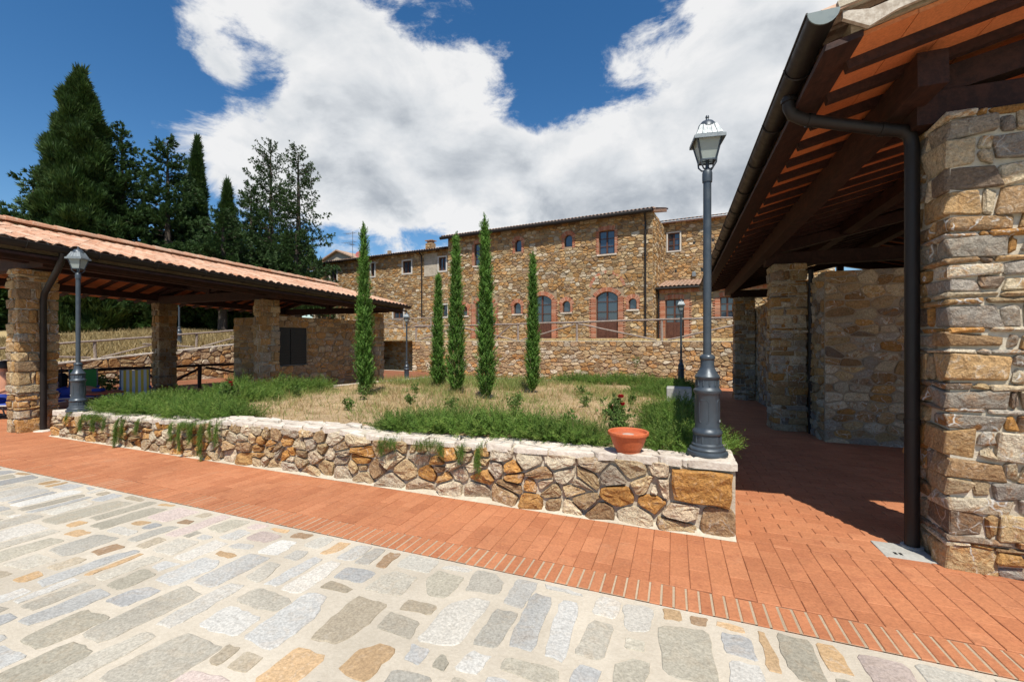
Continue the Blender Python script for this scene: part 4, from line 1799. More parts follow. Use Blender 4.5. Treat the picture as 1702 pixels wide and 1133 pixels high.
far = thing('distant_house', 'pale stone house with small dark windows glimpsed between trunks under the pavilion', 'house', (-46.5, 30.5, 0), R(22))
masonry_wall(far, 0, 9, 1.5, 8, .4, .7, .45, .05, holes=[(2.9, 3.8, 2.3, 4.3), (6.2, 7.2, 3.2, 4.3)], mat='stone', mortar='mortar', h=(.03, .06), minpx=10.5, seed=77)
for a in ((2.9, 3.8, 2.3, 4.3), (6.2, 7.2, 3.2, 4.3)):
    opening(far, 'window', *a, 0, 1, 2, 0)
corrugated('roof', (-.3, -.5, 8.0), (9.6, 0, 0), (0, 5, 1.5), 6, .1, .4, M['oldtile'], far)
gab = thing('gabled_house', 'pale plastered gable end rising behind the long house roof', 'house', (-36.4, 36.5, 0), R(-7))
b = MB()
b.add([(0, 0, 1.5), (8.2, 0, 1.5), (8.2, 0, 9.2), (3.9, 0, 10.85), (0, 0, 9.4), (0, 6, 1.5), (8.2, 6, 1.5), (8.2, 6, 9.2), (3.9, 6, 10.85), (0, 6, 9.4)],
      [(0, 1, 2, 3, 4), (1, 6, 7, 2), (5, 9, 8, 7, 6), (0, 4, 9, 5)])
b.build('wall', M['plaster'], gab)
b = MB()
b.add([(3.9, -.3, 10.87), (3.9, 6.2, 10.87), (8.6, 6.2, 9.07), (8.6, -.3, 9.07), (3.9, -.3, 11.0), (3.9, 6.2, 11.0), (8.6, 6.2, 9.2), (8.6, -.3, 9.2)],
      [(3, 2, 1, 0), (4, 5, 6, 7), (0, 4, 7, 3), (2, 3, 7, 6)])
b.add([(3.9, -.3, 10.87), (3.9, 6.2, 10.87), (-.5, 6.2, 9.22), (-.5, -.3, 9.22), (3.9, -.3, 11.0), (3.9, 6.2, 11.0), (-.5, 6.2, 9.35), (-.5, -.3, 9.35)],
      [(0, 1, 2, 3), (7, 6, 5, 4), (3, 7, 4, 0), (6, 7, 3, 2)])
b.build('roof', M['oldtile'], gab)

# low wall with a rail fence on the upper terrace
lw = thing('low_terrace_wall', 'low rubble wall on the upper terrace below the long house', 'wall', fw(-8, -1.2), FA)
masonry_wall(lw, 0, 7.9, 1.5, 2.42, .35, .3, .17, .026, h=(.015, .04), minpx=10.5, seed=83)


# ------------------------------------------------------------------ rail fences
def log(a, b, r, name, mat, parent, n=5, sag=.0):
    a, b = Vector(a), Vector(b)
    pts = []
    for i in range(n + 1):
        k = i / n
        p = a.lerp(b, k) + Vector((0, 0, -sag * 4 * k * (1 - k))) + (Vector((U(-1, 1), U(-1, 1), U(-1, 1))) * r * .22 if 0 < i < n else Vector())
        pts.append(p)
    return MB().tube(pts, [r * U(.88, 1.1) for _ in pts], 7).build(name, M[mat], parent, smooth=True)


def fence(name, label, cat, base, rz, posts, rails, braces, mat, r=.05, group=None):
    t_ = thing(name, label, cat, base, rz, group)
    for (x_, z0_, z1_) in posts:
        log((x_, 0, z0_), (x_, 0, z1_), r * 1.25, 'post', mat, t_, 3)
    for (a, za, c, zc) in rails:
        log((a, -.03, za), (c, -.03, zc), r, 'rail', mat, t_, 8)
    for (a, za, c, zc) in braces:
        log((a, -.07, za), (c, -.07, zc), r * .85, 'brace', mat, t_, 6)
    return t_


fence('rail_fence', 'weathered log fence with diagonal braces on top of the long retaining wall', 'fence', fw(0, -3.22), FA,
      [(3.2, 1.55, 2.6), (7.05, 1.55, 2.58), (7.95, 1.6, 2.25), (10.44, 1.55, 2.6), (14.63, 1.55, 2.66), (18.5, 1.55, 2.65), (-.1, 1.55, 2.6)],
      [(-.2, 2.52, 7.1, 2.52), (7.0, 2.53, 14.7, 2.61), (14.6, 2.61, 18.7, 2.62)],
      [(3.3, 2.42, 6.95, 1.62), (5.6, 1.7, 6.6, 2.44), (10.3, 2.45, 7.25, 1.63), (10.55, 2.48, 14.4, 1.64), (14.9, 1.65, 18.4, 2.45), (.1, 1.65, 3.1, 2.4)], 'rail')
fence('rail_fence', 'thin log fence with crossed braces above the low terrace wall', 'fence', fw(-8, -1.0), FA,
      [(k, 2.4, 3.25) for k in (.4, 2.6, 4.9, 7.3)],
      [(0, 3.15, 7.8, 3.17), (0, 2.55, 7.8, 2.55)],
      [(.5, 2.5, 2.5, 3.1), (2.5, 2.5, .5, 3.1), (2.7, 2.5, 4.8, 3.1), (4.8, 2.5, 2.7, 3.1), (5.0, 2.5, 7.2, 3.1), (7.2, 2.5, 5.0, 3.1)], 'rail', .04)


def wz(Y):
    return min(1.62, max(.3, .83 + .094 * (Y - 8.2)))


pY = [5.8, 9.33, 12.84, 16.4, 20.0]
fence('rail_fence', 'grey log fence along the white coping below the dry grass slope', 'fence', (-19.2, 3, 0), R(90),
      [(y_ - 3, wz(y_) - .05, wz(y_) + .70) for y_ in pY],
      [(pY[i] - 3, wz(pY[i]) + .66, pY[i + 1] - 3, wz(pY[i + 1]) + .66) for i in range(4)],
      [(pY[i] - 2.85, wz(pY[i]) + .08, (pY[i] + pY[i + 1]) / 2 - 3 + .8, wz(pY[i]) + .72) for i in range(4)] +
      [(pY[i] - 3.15, wz(pY[i]) + .08, (pY[i] + pY[i - 1]) / 2 - 3 - .3, wz(pY[i - 1]) + .55) for i in range(1, 5)], 'rail', .04)
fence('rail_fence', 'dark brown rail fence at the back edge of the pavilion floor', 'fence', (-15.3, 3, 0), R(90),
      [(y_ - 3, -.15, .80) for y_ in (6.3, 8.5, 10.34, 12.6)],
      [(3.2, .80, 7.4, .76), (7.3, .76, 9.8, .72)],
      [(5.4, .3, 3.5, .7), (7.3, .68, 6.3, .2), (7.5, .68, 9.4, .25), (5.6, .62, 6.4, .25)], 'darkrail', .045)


# ------------------------------------------------------------------ pavilions
def beam(a, b, w, h, name, parent, mat='beam'):
    return MB().bar(a, b, w, h).build(name, M[mat], parent)


def pavilion_roof(th, xg, xr, Y0, Y1, zr0, yref, gs, m, sgn, tiles=True, full_tiles=False):
    """xg: outer rim of gutter, xr: ridge; sgn=+1 when the roof rises towards +x"""
    def Z(Y):
        return zr0 + gs * (Y - yref)
    xe = xg + sgn * .34                       # rafter ends
    zoff = -.21                               # rafter bottom under gutter rim at xe

    def zb(x, Y):
        return Z(Y) + zoff + m * abs(x - xe)
    # gutter
    b = MB()
    seg = 10
    r = .092
    xc = xg + sgn * r
    n = 12
    v = []
    for i in range(n + 1):
        Y = Y0 - .12 + (Y1 - Y0 + .2) * i / n
        for rr in (r, r - .006):
            for k in range(seg + 1):
                a = math.pi + math.pi * k / seg
                v.append((xc + rr * math.cos(a), Y, Z(Y) + rr * math.sin(a)))
    per = 2 * (seg + 1)
    f = []
    for i in range(n):
        for k in range(seg):
            a = i * per + k
            f.append((a, a + 1, a + per + 1, a + per))
            c = a + seg + 1
            f.append((c + 1, c, c + per, c + per + 1))
    b.add(v, f)
    b.tube([(xg, Y0 - .12, Z(Y0)), (xg, Y1 + .08, Z(Y1))], .009, 6)
    for i in range(int((Y1 - Y0) / .9)):
        Y = Y0 + .5 + i * .9
        rib = [(xc + (r + .006) * math.cos(math.pi + math.pi * k / 8), Y, Z(Y) + (r + .006) * math.sin(math.pi + math.pi * k / 8)) for k in range(9)]
        b.tube(rib, .007, 4)
    gt = b.build('gutter', M['gutter'], th, smooth=True)
    cap = [(xc + r * math.cos(math.pi + math.pi * k / 12), Y0 - .125, Z(Y0) + r * math.sin(math.pi + math.pi * k / 12)) for k in range(13)]
    b = MB()
    b.add(cap + [(p[0], p[1] + .01, p[2]) for p in cap], [tuple(range(13)), tuple(reversed(range(13, 26)))] + [(k, k + 13, k + 14, k + 1) for k in range(12)] + [(12, 25, 13, 0)])
    b.build('end_cap', M['gutter_end'], gt)
    # rafters and ceiling tiles
    Y = Y0 + .30
    step = .44
    ys = []
    while Y < Y1 - .05:
        ys.append(Y)
        Y += step
    for Y in ys:
        x_end = xr - sgn * .03
        b = MB()
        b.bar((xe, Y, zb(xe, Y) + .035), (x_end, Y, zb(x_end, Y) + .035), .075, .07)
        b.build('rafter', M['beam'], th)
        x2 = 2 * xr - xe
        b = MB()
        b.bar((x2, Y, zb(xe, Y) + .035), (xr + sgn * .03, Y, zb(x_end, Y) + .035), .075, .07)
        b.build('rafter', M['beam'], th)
    pcs = []
    rows = int(abs(xr - xe) / .29)
    L = abs(xr - xe) / rows
    edges = [Y0 + .02] + ys + [Y1]
    for side in (0, 1):
        for i in range(len(edges) - 1):
            for k in range(rows):
                xa = xe + sgn * (k * L + (.015 if k == 0 else 0))
                xb = xe + sgn * ((k + 1) * L - .004)
                za, zc = .072 + m * abs(k * L), .072 + m * abs((k + 1) * L)
                if side:
                    xa, xb = 2 * xr - xa, 2 * xr - xb
                ya, yb = edges[i] + .002, edges[i + 1] - .002
                dz = U(-.002, .002)
                P = []
                for dt in (0, .03):
                    for (x_, z_, y_) in ((xa, za, ya), (xb, zc, ya), (xb, zc, yb), (xa, za, yb)):
                        P.append((x_, y_, Z(y_) + zoff + z_ + dt + dz))
                f = [(0, 3, 2, 1), (4, 5, 6, 7), (0, 1, 5, 4), (1, 2, 6, 5), (2, 3, 7, 6), (3, 0, 4, 7)]
                if (sgn > 0) == (side == 0):
                    pass
                else:
                    f = [q[::-1] for q in f]
                pcs.append((np.array(P), f, random.random()))
    emit(pcs, 'ceiling_tile', M['pianella'], th, 140, 12, 'ceiling_tiles')
    # deck
    b = MB()
    for side in (0, 1):
        q = []
        for dt in (.106, .19):
            for (k, y_) in ((0, Y0), (1, Y0), (1, Y1), (0, Y1)):
                x_ = (xe - sgn * .06) if k == 0 else xr
                z_ = zb(xe, y_) + (-.06 * m if k == 0 else m * abs(xr - xe))
                if side:
                    x_ = 2 * xr - x_
                q.append((x_, y_, z_ + dt))
        b.add(q, [(0, 3, 2, 1), (4, 5, 6, 7), (0, 1, 5, 4), (1, 2, 6, 5), (2, 3, 7, 6), (3, 0, 4, 7)])
    b.build('roof_deck', M['mortar_dk'], th)
    b = MB()
    q = []
    for dt in (.060, .102):
        for (x_, y_) in ((xg + sgn * .13, Y0), (xe + sgn * .01, Y0), (xe + sgn * .01, Y1), (xg + sgn * .13, Y1)):
            q.append((x_, y_, zb(xe, y_) - m * (xe - x_) * sgn + dt))
    b.add(q, [(0, 3, 2, 1), (4, 5, 6, 7), (0, 1, 5, 4), (1, 2, 6, 5), (2, 3, 7, 6), (3, 0, 4, 7)])
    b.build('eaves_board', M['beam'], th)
    return Z, zb, xe, ys


def half_tile_row(th, xg, xr, Y0, Y1, Z, zb, xe, m, sgn, cols=None, name='roof_tile', maxn=300):
    Rm = slope_rot(sgn, m + .04)
    rows = int(math.hypot(abs(xr - xg), abs(xr - xg) * m) / .385)
    step = abs(xr - (xg + sgn * .12)) / rows
    pcs = []
    Y = Y0 + .08
    c = 0
    while Y < Y1 - .02:
        if cols is None or c in cols:
            for k in range(rows):
                x_ = xg + sgn * (.12 + k * step)
                z_ = Z(Y) - .21 + m * ((x_ - xe) * sgn) + .255
                V = TILE[0] * np.array([step * 1.13 / .45, 1, 1])
                V = V @ Rm.T + np.array([x_ + U(-.012, .012), Y + U(-.006, .006), z_ + U(0, .008)])
                pcs.append((V, TILE[1], random.random()))
        Y += .208
        c += 1
    emit(pcs, name, M['tile'], th, maxn, 9, 'roof_tiles')


# right pavilion ------------------------------------------------
RP = thing('right_pavilion', 'open tiled pavilion with dark gutter and stone pillars beside the brick passage', 'pavilion')
RY0, RY1 = 3.52, 17.0
Z, zb, xe, ys = pavilion_roof(RP, .83, 4.9, RY0, RY1, 3.77, 3.5, -.0215, .25, 1)
half_tile_row(RP, .83, 4.9, RY0 - .06, RY1, Z, zb, xe, .25, 1, cols=(0, 1), maxn=20)
for s in (0, 1):
    p0 = (.9, RY0 + .02, Z(RY0) + .065) if s == 0 else (8.9, RY0 + .02, Z(RY0) + .065)
    du = (0, RY1 - RY0, -.0207 * (RY1 - RY0))
    dv = (4.0, 0, 1.0) if s == 0 else (-4.0, 0, 1.0)
    o = corrugated('roof', p0, du, dv, 10, .06, .21, M['tile'], RP)
    if s == 0:
        o.data.flip_normals()
# flaking verge board under the gable tiles
b = MB()
nseg = 26
v = []
for i in range(nseg + 1):
    x_ = 1.05 + 3.8 * i / nseg
    zt = zb(x_, RY0) + .195
    hgt = .085 + .02 * math.sin(i * 1.9) + U(-.012, .012)
    if i == 0:
        hgt = .05
    v += [(x_, RY0 - .05, zt), (x_, RY0 - .05, zt - hgt), (x_, RY0 - .02, zt - hgt), (x_, RY0 - .02, zt)]
f = []
for i in range(nseg):
    a = i * 4
    for k in range(4):
        f.append((a + k, a + (k + 1) % 4, a + 4 + (k + 1) % 4, a + 4 + k))
f += [(3, 2, 1, 0)]
b.add(v, f)
b.build('verge_board', M['oldboard'], RP)
b = MB()
b.bar((1.02, RY0 - .035, zb(1.02, RY0) + .225), (4.8, RY0 - .035, zb(4.8, RY0) + .225), .07, .045)
b.build('verge_mortar', M['mortar'], RP)
PH = 3.40
RPX = (1.9, 2.5)
for i, Yp in enumerate((4.15, 10.22, 16.15)):
    g0 = G(1.9, Yp)
    masonry_pillar(RP, RPX[0], RPX[1], Yp, Yp + .6, g0, g0 + PH, side='-x', rough=.016 if i else .026, scale=.86, minpx=9, maxn=125)
    # tie beam across the pavilion and principal rafter
    zt = g0 + PH
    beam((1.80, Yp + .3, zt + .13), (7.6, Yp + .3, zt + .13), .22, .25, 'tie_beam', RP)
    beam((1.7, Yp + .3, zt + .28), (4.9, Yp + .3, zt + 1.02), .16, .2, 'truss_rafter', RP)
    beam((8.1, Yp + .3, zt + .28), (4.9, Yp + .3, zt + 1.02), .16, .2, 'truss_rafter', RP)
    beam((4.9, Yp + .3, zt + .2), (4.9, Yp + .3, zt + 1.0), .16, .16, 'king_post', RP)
for xp, hh in ((1.76, .25), (3.2, .2), (4.9, .22), (6.6, .2)):
    za = zb(min(xp, 9.8 - xp), 3.45) - hh / 2 - .005
    zc = zb(min(xp, 9.8 - xp), 16.9) - hh / 2 - .005
    beam((xp, 4.02, za), (xp, 16.9, zc), .18, hh, 'purlin', RP)
gutx = .92


def Zr(Y):
    return 3.77 - .0215 * (Y - 3.5)


pipe_pts = [(gutx, 4.30, Zr(4.3) - .08), (gutx, 4.30, Zr(4.3) - .17), (gutx + .03, 4.31, Zr(4.3) - .235), (gutx + .12, 4.33, Zr(4.3) - .28),
            (1.66, 4.47, 3.345), (1.76, 4.485, 3.33), (1.815, 4.49, 3.285), (1.83, 4.49, 3.20), (1.83, 4.49, -.10)]
dp = MB().tube(pipe_pts, .05, 16).build('downpipe', M['gutter'], RP, smooth=True)
for pa, pb, rr in (((1.83, 4.49, .92), (1.83, 4.49, .96), .056), ((1.60, 4.457, 3.355), (1.64, 4.465, 3.35), .057),
                   ((gutx + .14, 4.335, Zr(4.3) - .285), (gutx + .18, 4.342, Zr(4.3) - .292), .057), ((gutx, 4.30, Zr(4.3) - .13), (gutx, 4.30, Zr(4.3) - .10), .062)):
    MB().tube([pa, pb], rr, 16).build('pipe_joint', M['gutter'], dp, smooth=True)
MB().tube([(2.53, 10.1, 3.0), (2.53, 10.1, -.22)], .045, 10).build('downpipe', M['gutter'], RP, smooth=True)
gcv = thing('drain_cover', 'pale concrete drain cover at the foot of the near downpipe', 'drain cover', (1.70, 4.33, G(1.7, 4.33) + .018))
MB().box(-.14, .19, -.10, .19, -.02, .006, .003).build('slab', M['concrete'], gcv)
b = MB()
for k in range(2):
    b.box(-.06 + k * .035, -.04 + k * .035, -.04, .0, .0062, .0075)
b.build('slot', M['shutter'], gcv)
b = MB()
b.lathe([(.075, 0), (.075, .012), (.055, .014)], 20, (.13, .16, .006))
b.build('collar', M['concrete'], gcv)

# room block behind the pillars
rw = thing('passage_wall', 'shaded coursed stone wall of the rooms along the brick passage', 'wall', (2.54, 9.3, 0))
warp_r = lambda V: np.column_stack([V[:, 0], V[:, 1], V[:, 2] + GY * 9.3 + GX * 2.6])
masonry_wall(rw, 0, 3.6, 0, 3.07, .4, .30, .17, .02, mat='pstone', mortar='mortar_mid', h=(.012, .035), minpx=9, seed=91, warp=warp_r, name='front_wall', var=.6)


def warp_rs(V):
    V = V.copy()
    Y = 16.6 - V[:, 0]
    V[:, 2] = GX * 2.54 + GY * Y + V[:, 2] * 1.0
    return V


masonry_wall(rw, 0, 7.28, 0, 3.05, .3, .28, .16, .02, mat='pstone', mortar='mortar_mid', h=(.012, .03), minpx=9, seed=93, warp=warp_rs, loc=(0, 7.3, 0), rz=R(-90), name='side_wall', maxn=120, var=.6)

masonry_wall(rw, 0, 12.4, 0, 3.3, .3, .5, .25, .03, mat='pstone', mortar='mortar_mid', h=(.012, .03), minpx=900, seed=94, warp=warp_rs, loc=(5.2, 7.3, 0), rz=R(-90), name='unseen_rear_wall')  # unseen wall, added to cut the light reaching the passage
# left pavilion -------------------------------------------------
LP = thing('left_pavilion', 'open pavilion with clay tile roof and stone pillars beyond the planter', 'pavilion')
LY0, LY1 = 3.15, 13.9
Zl, zbl, xel, ysl = pavilion_roof(LP, -9.2, -12.7, LY0, LY1, 3.12, 3.36, -.0225, .25, -1)
half_tile_row(LP, -9.2, -12.7, LY0, LY1, Zl, zbl, xel, .25, -1, maxn=290)
du = (0, LY1 - LY0, -.0225 * (LY1 - LY0))
o = corrugated('roof', (-9.32, LY0, Zl(LY0) + .03), du, (-3.4, 0, .85), 9, .012, .208, M['tile'], LP)
o = corrugated('roof', (-16.2, LY0, Zl(LY0) + .05), du, (3.5, 0, .875), 10, .06, .208, M['tile'], LP)
o.data.flip_normals()
pcs = []
for k in range(28):
    Y = LY0 + k * .385
    ax = np.array([0, 1, -.0225])
    ay = np.array([-1.0, 0, 0])
    Rm = np.stack([ax, ay, np.cross(ax, ay)], axis=1)
    V = (TILE[0] * np.array([1, 1.45, 1.3])) @ Rm.T + np.array([-12.7, Y, Zl(Y) + .95])
    pcs.append((V, TILE[1], random.random()))
emit(pcs, 'ridge_tile', M['tile'], LP, 40, 5, 'ridge_tiles')
LPH = 2.78
for (xa, xb, Yp) in ((-10.65, -10.3, 3.97), (-10.65, -10.3, 8.62), (-10.65, -10.3, 13.3), (-15.1, -14.75, 8.75), (-15.1, -14.75, 13.3)):
    g0 = G(xa, Yp)
    masonry_pillar(LP, xa, xb, Yp, Yp + .52, g0, g0 + LPH, side='+x', rough=.014, minpx=9, maxn=70, mat='wstone')
for Yp in (3.97, 8.62, 13.3):
    zt = G(-12, Yp) + LPH
    y_ = Yp + .26
    beam((-9.95, y_, zt + .12), (-15.4, y_, zt + .12), .2, .22, 'tie_beam', LP)
    beam((-10.1, y_, zt + .26), (-12.7, y_, zt + .80), .14, .18, 'truss_rafter', LP)
    beam((-15.3, y_, zt + .26), (-12.7, y_, zt + .80), .14, .18, 'truss_rafter', LP)
    beam((-12.7, y_, zt + .2), (-12.7, y_, zt + .8), .16, .16, 'king_post', LP)
    beam((-12.7, y_, zt + .3), (-11.6, y_, zt + .52), .1, .12, 'strut', LP)
    beam((-12.7, y_, zt + .3), (-13.8, y_, zt + .52), .1, .12, 'strut', LP)
for xp in (-10.45, -11.7, -12.7, -13.7, -14.95):
    xx = max(xp, -25.4 - xp)
    za = zbl(xx, 3.25) - .095
    zc = zbl(xx, 13.85) - .095
    beam((xp, 3.25, za), (xp, 13.85, zc), .16, .18, 'purlin', LP)
# eaves fascia seen under the gutter
beam((-9.56, LY0, zbl(-9.56, LY0) + .03), (-9.56, LY1, zbl(-9.56, LY1) + .03), .03, .15, 'fascia', LP)
zg = Zl(4.1)
MB().tube([(-9.29, 4.1, zg - .08), (-9.33, 4.1, zg - .2), (-9.5, 4.12, zg - .35), (-10.15, 4.24, zg - .68), (-10.24, 4.26, zg - .8), (-10.24, 4.26, .02)], .045, 12).build('downpipe', M['gutter'], LP, smooth=True)
pd = thing('pipe_footing', 'small pale mortar footing under the left pavilion downpipe', 'footing', (-10.22, 4.26, G(-10.2, 4.26) + .018))
MB().lathe([(.14, -.02), (.13, .01), (.05, .02)], 12).build('pad', M['coping'], pd)

kw = thing('half_height_wall', 'half-height stone wall with dark shuttered window between two pavilion pillars', 'wall', (-10.62, 9.14, 0))


def warp_k(V):
    V = V.copy()
    V[:, 2] += -.07
    return V


# side wall faces +x ; local x runs towards +Y
masonry_wall(kw, 0, 4.15, 0, 2.39, .25, .30, .17, .024, holes=[(.02, 1.28, .95, 2.07)], mat='wstone', mortar='mortar_dk', h=(.012, .035), minpx=9, seed=97, warp=warp_k, loc=(0, 0, 0), rz=R(90), name='side_wall', var=.6)
masonry_wall(kw, 0, 1.4, 0, 2.34, .2, .3, .16, .022, mat='wstone', mortar='mortar_dk', h=(.012, .03), minpx=9, seed=99, warp=warp_k, loc=(-1.42, -.02, 0), rz=0, name='front_wall', var=.6)
sh = MB()
sh.box(0, 1.26, 0, .04, .0, 1.10)
so = sh.build('shutter', M['shutter'], kw, (-.03, .03, .89), rz=R(90))
b = MB()
for k in range(13):
    b.bar((.04, -.012, .06 + k * .08), (.60, -.012, .06 + k * .08), .02, .06)
    b.bar((.66, -.012, .06 + k * .08), (1.22, -.012, .06 + k * .08), .02, .06)
b.build('louvre', M['shutter'], so)
MB().box(0, 1.3, -.03, .2, -.045, -.002).build('sill', M['concrete'], so)


# ------------------------------------------------------------------ street lamps
def make_lamp(loc, rz, label):
    t_ = thing('street_lamp', label, 'street lamp', loc, rz, 'street lamps')
    prof = [(.187, 0), (.190, .015), (.182, .035), (.165, .042), (.168, .06), (.158, .075), (.145, .08), (.145, .10), (.128, .115), (.122, .19),
            (.134, .20), (.139, .215), (.134, .235), (.118, .25), (.113, .27), (.111, .58), (.118, .595), (.128, .612), (.128, .632), (.112, .65),
            (.104, .665), (.104, .735), (.114, .745), (.116, .765), (.098, .79), (.092, .80), (.074, .835), (.064, .86), (.062, .925), (.070, .935), (.072, .955), (.060, .975), (.040, .985)]
    base = MB().lathe(prof, 36).build('base', M['lamp'], t_, smooth=True)
    pan = []
    for a in range(4):
        b = MB()
        an = math.pi / 4 + a * math.pi / 2 + .3
        r0 = .1125
        pts = []
        for (u, v_) in ((-.03, .32), (-.045, .34), (-.045, .52), (-.03, .54), (.03, .54), (.045, .52), (.045, .34), (.03, .32), (-.03, .32)):
            aa = an + u / r0
            pts.append((math.cos(aa) * r0, math.sin(aa) * r0, v_))
        b.tube(pts, .004, 5)
        b.build('panel_moulding', M['lamp'], base)
    b = MB()
    for k in range(12):
        an = k * math.pi / 6
        b.bar((math.cos(an) * .106, math.sin(an) * .106, .675), (math.cos(an) * .106, math.sin(an) * .106, .728), .012, .006)
        b.bar((math.cos(an) * .125, math.sin(an) * .125, .12), (math.cos(an) * .122, math.sin(an) * .122, .185), .02, .008)
    b.build('fluting', M['lamp'], base, kind='stuff')
    MB().lathe([(.0385, .97), (.0375, 2.70)], 20).build('pole', M['lamp'], t_, smooth=True)
    MB().lathe([(.045, 2.68), (.047, 2.70), (.047, 2.77), (.040, 2.79), (.030, 2.80), (.018, 2.83), (.016, 2.90)], 18).build('collar', M['lamp'], t_, smooth=True)
    b = MB()
    for k in range(4):
        an = math.pi / 4 + k * math.pi / 2
        cx_, sy_ = math.cos(an), math.sin(an)
        b.tube([(cx_ * .02, sy_ * .02, 2.80), (cx_ * .06, sy_ * .06, 2.81), (cx_ * .095, sy_ * .095, 2.85), (cx_ * .10, sy_ * .10, 2.89)], .008, 6)
    b.build('yoke', M['lamp'], t_, smooth=True)
    lo, hi, z0, z1 = .066, .116, 2.885, 3.11
    b = MB()
    for s in (lo, hi):
        z = z0 if s == lo else z1
        for (a, c) in (((-s, -s), (s, -s)), ((s, -s), (s, s)), ((s, s), (-s, s)), ((-s, s), (-s, -s))):
            b.bar((*a, z), (*c, z), .014)
    for (a, c) in ((-1, -1), (1, -1), (1, 1), (-1, 1)):
        b.bar((a * lo, c * lo, z0), (a * hi, c * hi, z1), .014)
    b.bar((-lo, 0, z0), (lo, 0, z0), .01)
    fr = b.build('lantern', M['lamp'], t_)
    for k in range(4):
        c_, s_ = math.cos(k * math.pi / 2), math.sin(k * math.pi / 2)
        q = []
        for (u, rr, z) in ((-lo * .92, lo, z0), (lo * .92, lo, z0), (hi * .94, hi, z1), (-hi * .94, hi, z1)):
            x_, y_ = u, -rr + .002
            q.append((x_ * c_ - y_ * s_, x_ * s_ + y_ * c_, z))
        q2 = [(p[0] * .97, p[1] * .97, p[2]) for p in q]
        MB().add(q + q2, [(0, 1, 2, 3), (7, 6, 5, 4), (0, 4, 5, 1), (1, 5, 6, 2), (2, 6, 7, 3), (3, 7, 4, 0)]).build('pane', M['frost'], fr)
    b = MB()
    e, tp, ze, zt = .142, .075, 3.10, 3.225

    def ring(s, z):
        return [(-s, -s, z), (s, -s, z), (s, s, z), (-s, s, z)]
    v_ = ring(e, ze - .03) + ring(e, ze) + ring(e * .86, ze + .012) + ring(tp, zt) + ring(tp * .9, zt) + ring(e * .8, ze + .0) + ring(e * .96, ze - .03)
    f_ = []
    for k in range(6):
        for i_ in range(4):
            j_ = (i_ + 1) % 4
            f_.append((k * 4 + i_, k * 4 + j_, k * 4 + 4 + j_, k * 4 + 4 + i_))
    b.add(v_, f_)
    for i_ in range(4):
        c_, s_ = math.cos(i_ * math.pi / 2), math.sin(i_ * math.pi / 2)
        for u in (-.6, -.2, .2, .6):
            p = (u * e * .8, -e * .84, ze + .018)
            q = (u * tp, -tp, zt + .004)
            b.bar((p[0] * c_ - p[1] * s_, p[0] * s_ + p[1] * c_, p[2]), (q[0] * c_ - q[1] * s_, q[0] * s_ + q[1] * c_, q[2]), .004, .008)
    b.build('hood', M['lamp_hood'], t_)
    MB().lathe([(.088, 3.215), (.080, 3.245), (.055, 3.275), (.018, 3.292), (.012, 3.31), (.018, 3.32), (.014, 3.338), (.003, 3.342)], 18).build('cap', M['lamp'], t_, smooth=True)
    return t_


def dup(root, loc, rz, label):
    r = root.copy()
    C.objects.link(r)
    r.location = loc
    r.rotation_euler = (0, 0, rz)
    r['label'] = label
    for ch in list(root.children):
        c = ch.copy()
        C.objects.link(c)
        c.parent = r
        for g_ in list(ch.children):
            d = g_.copy()
            C.objects.link(d)
            d.parent = c
    return r


lamp0 = make_lamp((.285, 4.34, ptop_front(.3) + .006), R(8), 'tall blue-grey lamp post on the planter corner above the terracotta bowl')
lm = dup(lamp0, (-9.09, 4.20, ptop_front(-9.06) + .004), R(32), 'blue-grey lamp post on the far planter corner beside the front pillar of the left pavilion')
lm.scale = (.80, .80, .80)
lamp0.scale = (.92, .92, .92)
dup(lamp0, (-10.9, 16.2, G(-10.9, 16.2) + .005), R(20), 'distant lamp post just past the tip of the left pavilion roof')
dup(lamp0, (.24, 16.62, ptop(.24, 16.6) + .005), R(5), 'shaded far lamp post against the retaining wall near the passage')
dup(lamp0, (-21.2, 13.4, hillz(-21.2, 13.4) - .05), R(0), 'lamp post on the dry grass slope seen under the pavilion roof')

# terracotta bowl
pz = ptop_front(-.4) + .004
pot = thing('terracotta_bowl', 'wide terracotta bowl of pale soil standing on the planter coping', 'plant pot', (-.40, 4.20, pz))
MB().lathe([(.105, 0), (.112, .012), (.112, .03), (.122, .035), (.150, .10), (.165, .148), (.168, .16), (.184, .165), (.188, .175), (.186, .192), (.178, .196), (.168, .190), (.160, .165)], 40).build('bowl', M['pot'], pot, smooth=True)
MB().lathe([(.161, .150), (.10, .162), (.004, .168)], 30).build('soil', M['potsoil'], pot)
blk = thing('concrete_block', 'pale grey concrete block half hidden in rosemary behind the near lamp post', 'concrete block', (.10, 9.6, soilz(.1, 9.6) - .02))
MB().box(-.24, .24, -.2, .2, 0, .38, .015).build('block', M['concrete'], blk)


# ------------------------------------------------------------------ vegetation
def veg(name, chunks, mat, parent=None, **kw):
    return link(name, fast_mesh(name, chunks, mat), parent, **kw)


def mats_of(dirs, scale):
    Rm = rot_to(dirs)
    return Rm * scale[:, None, None]


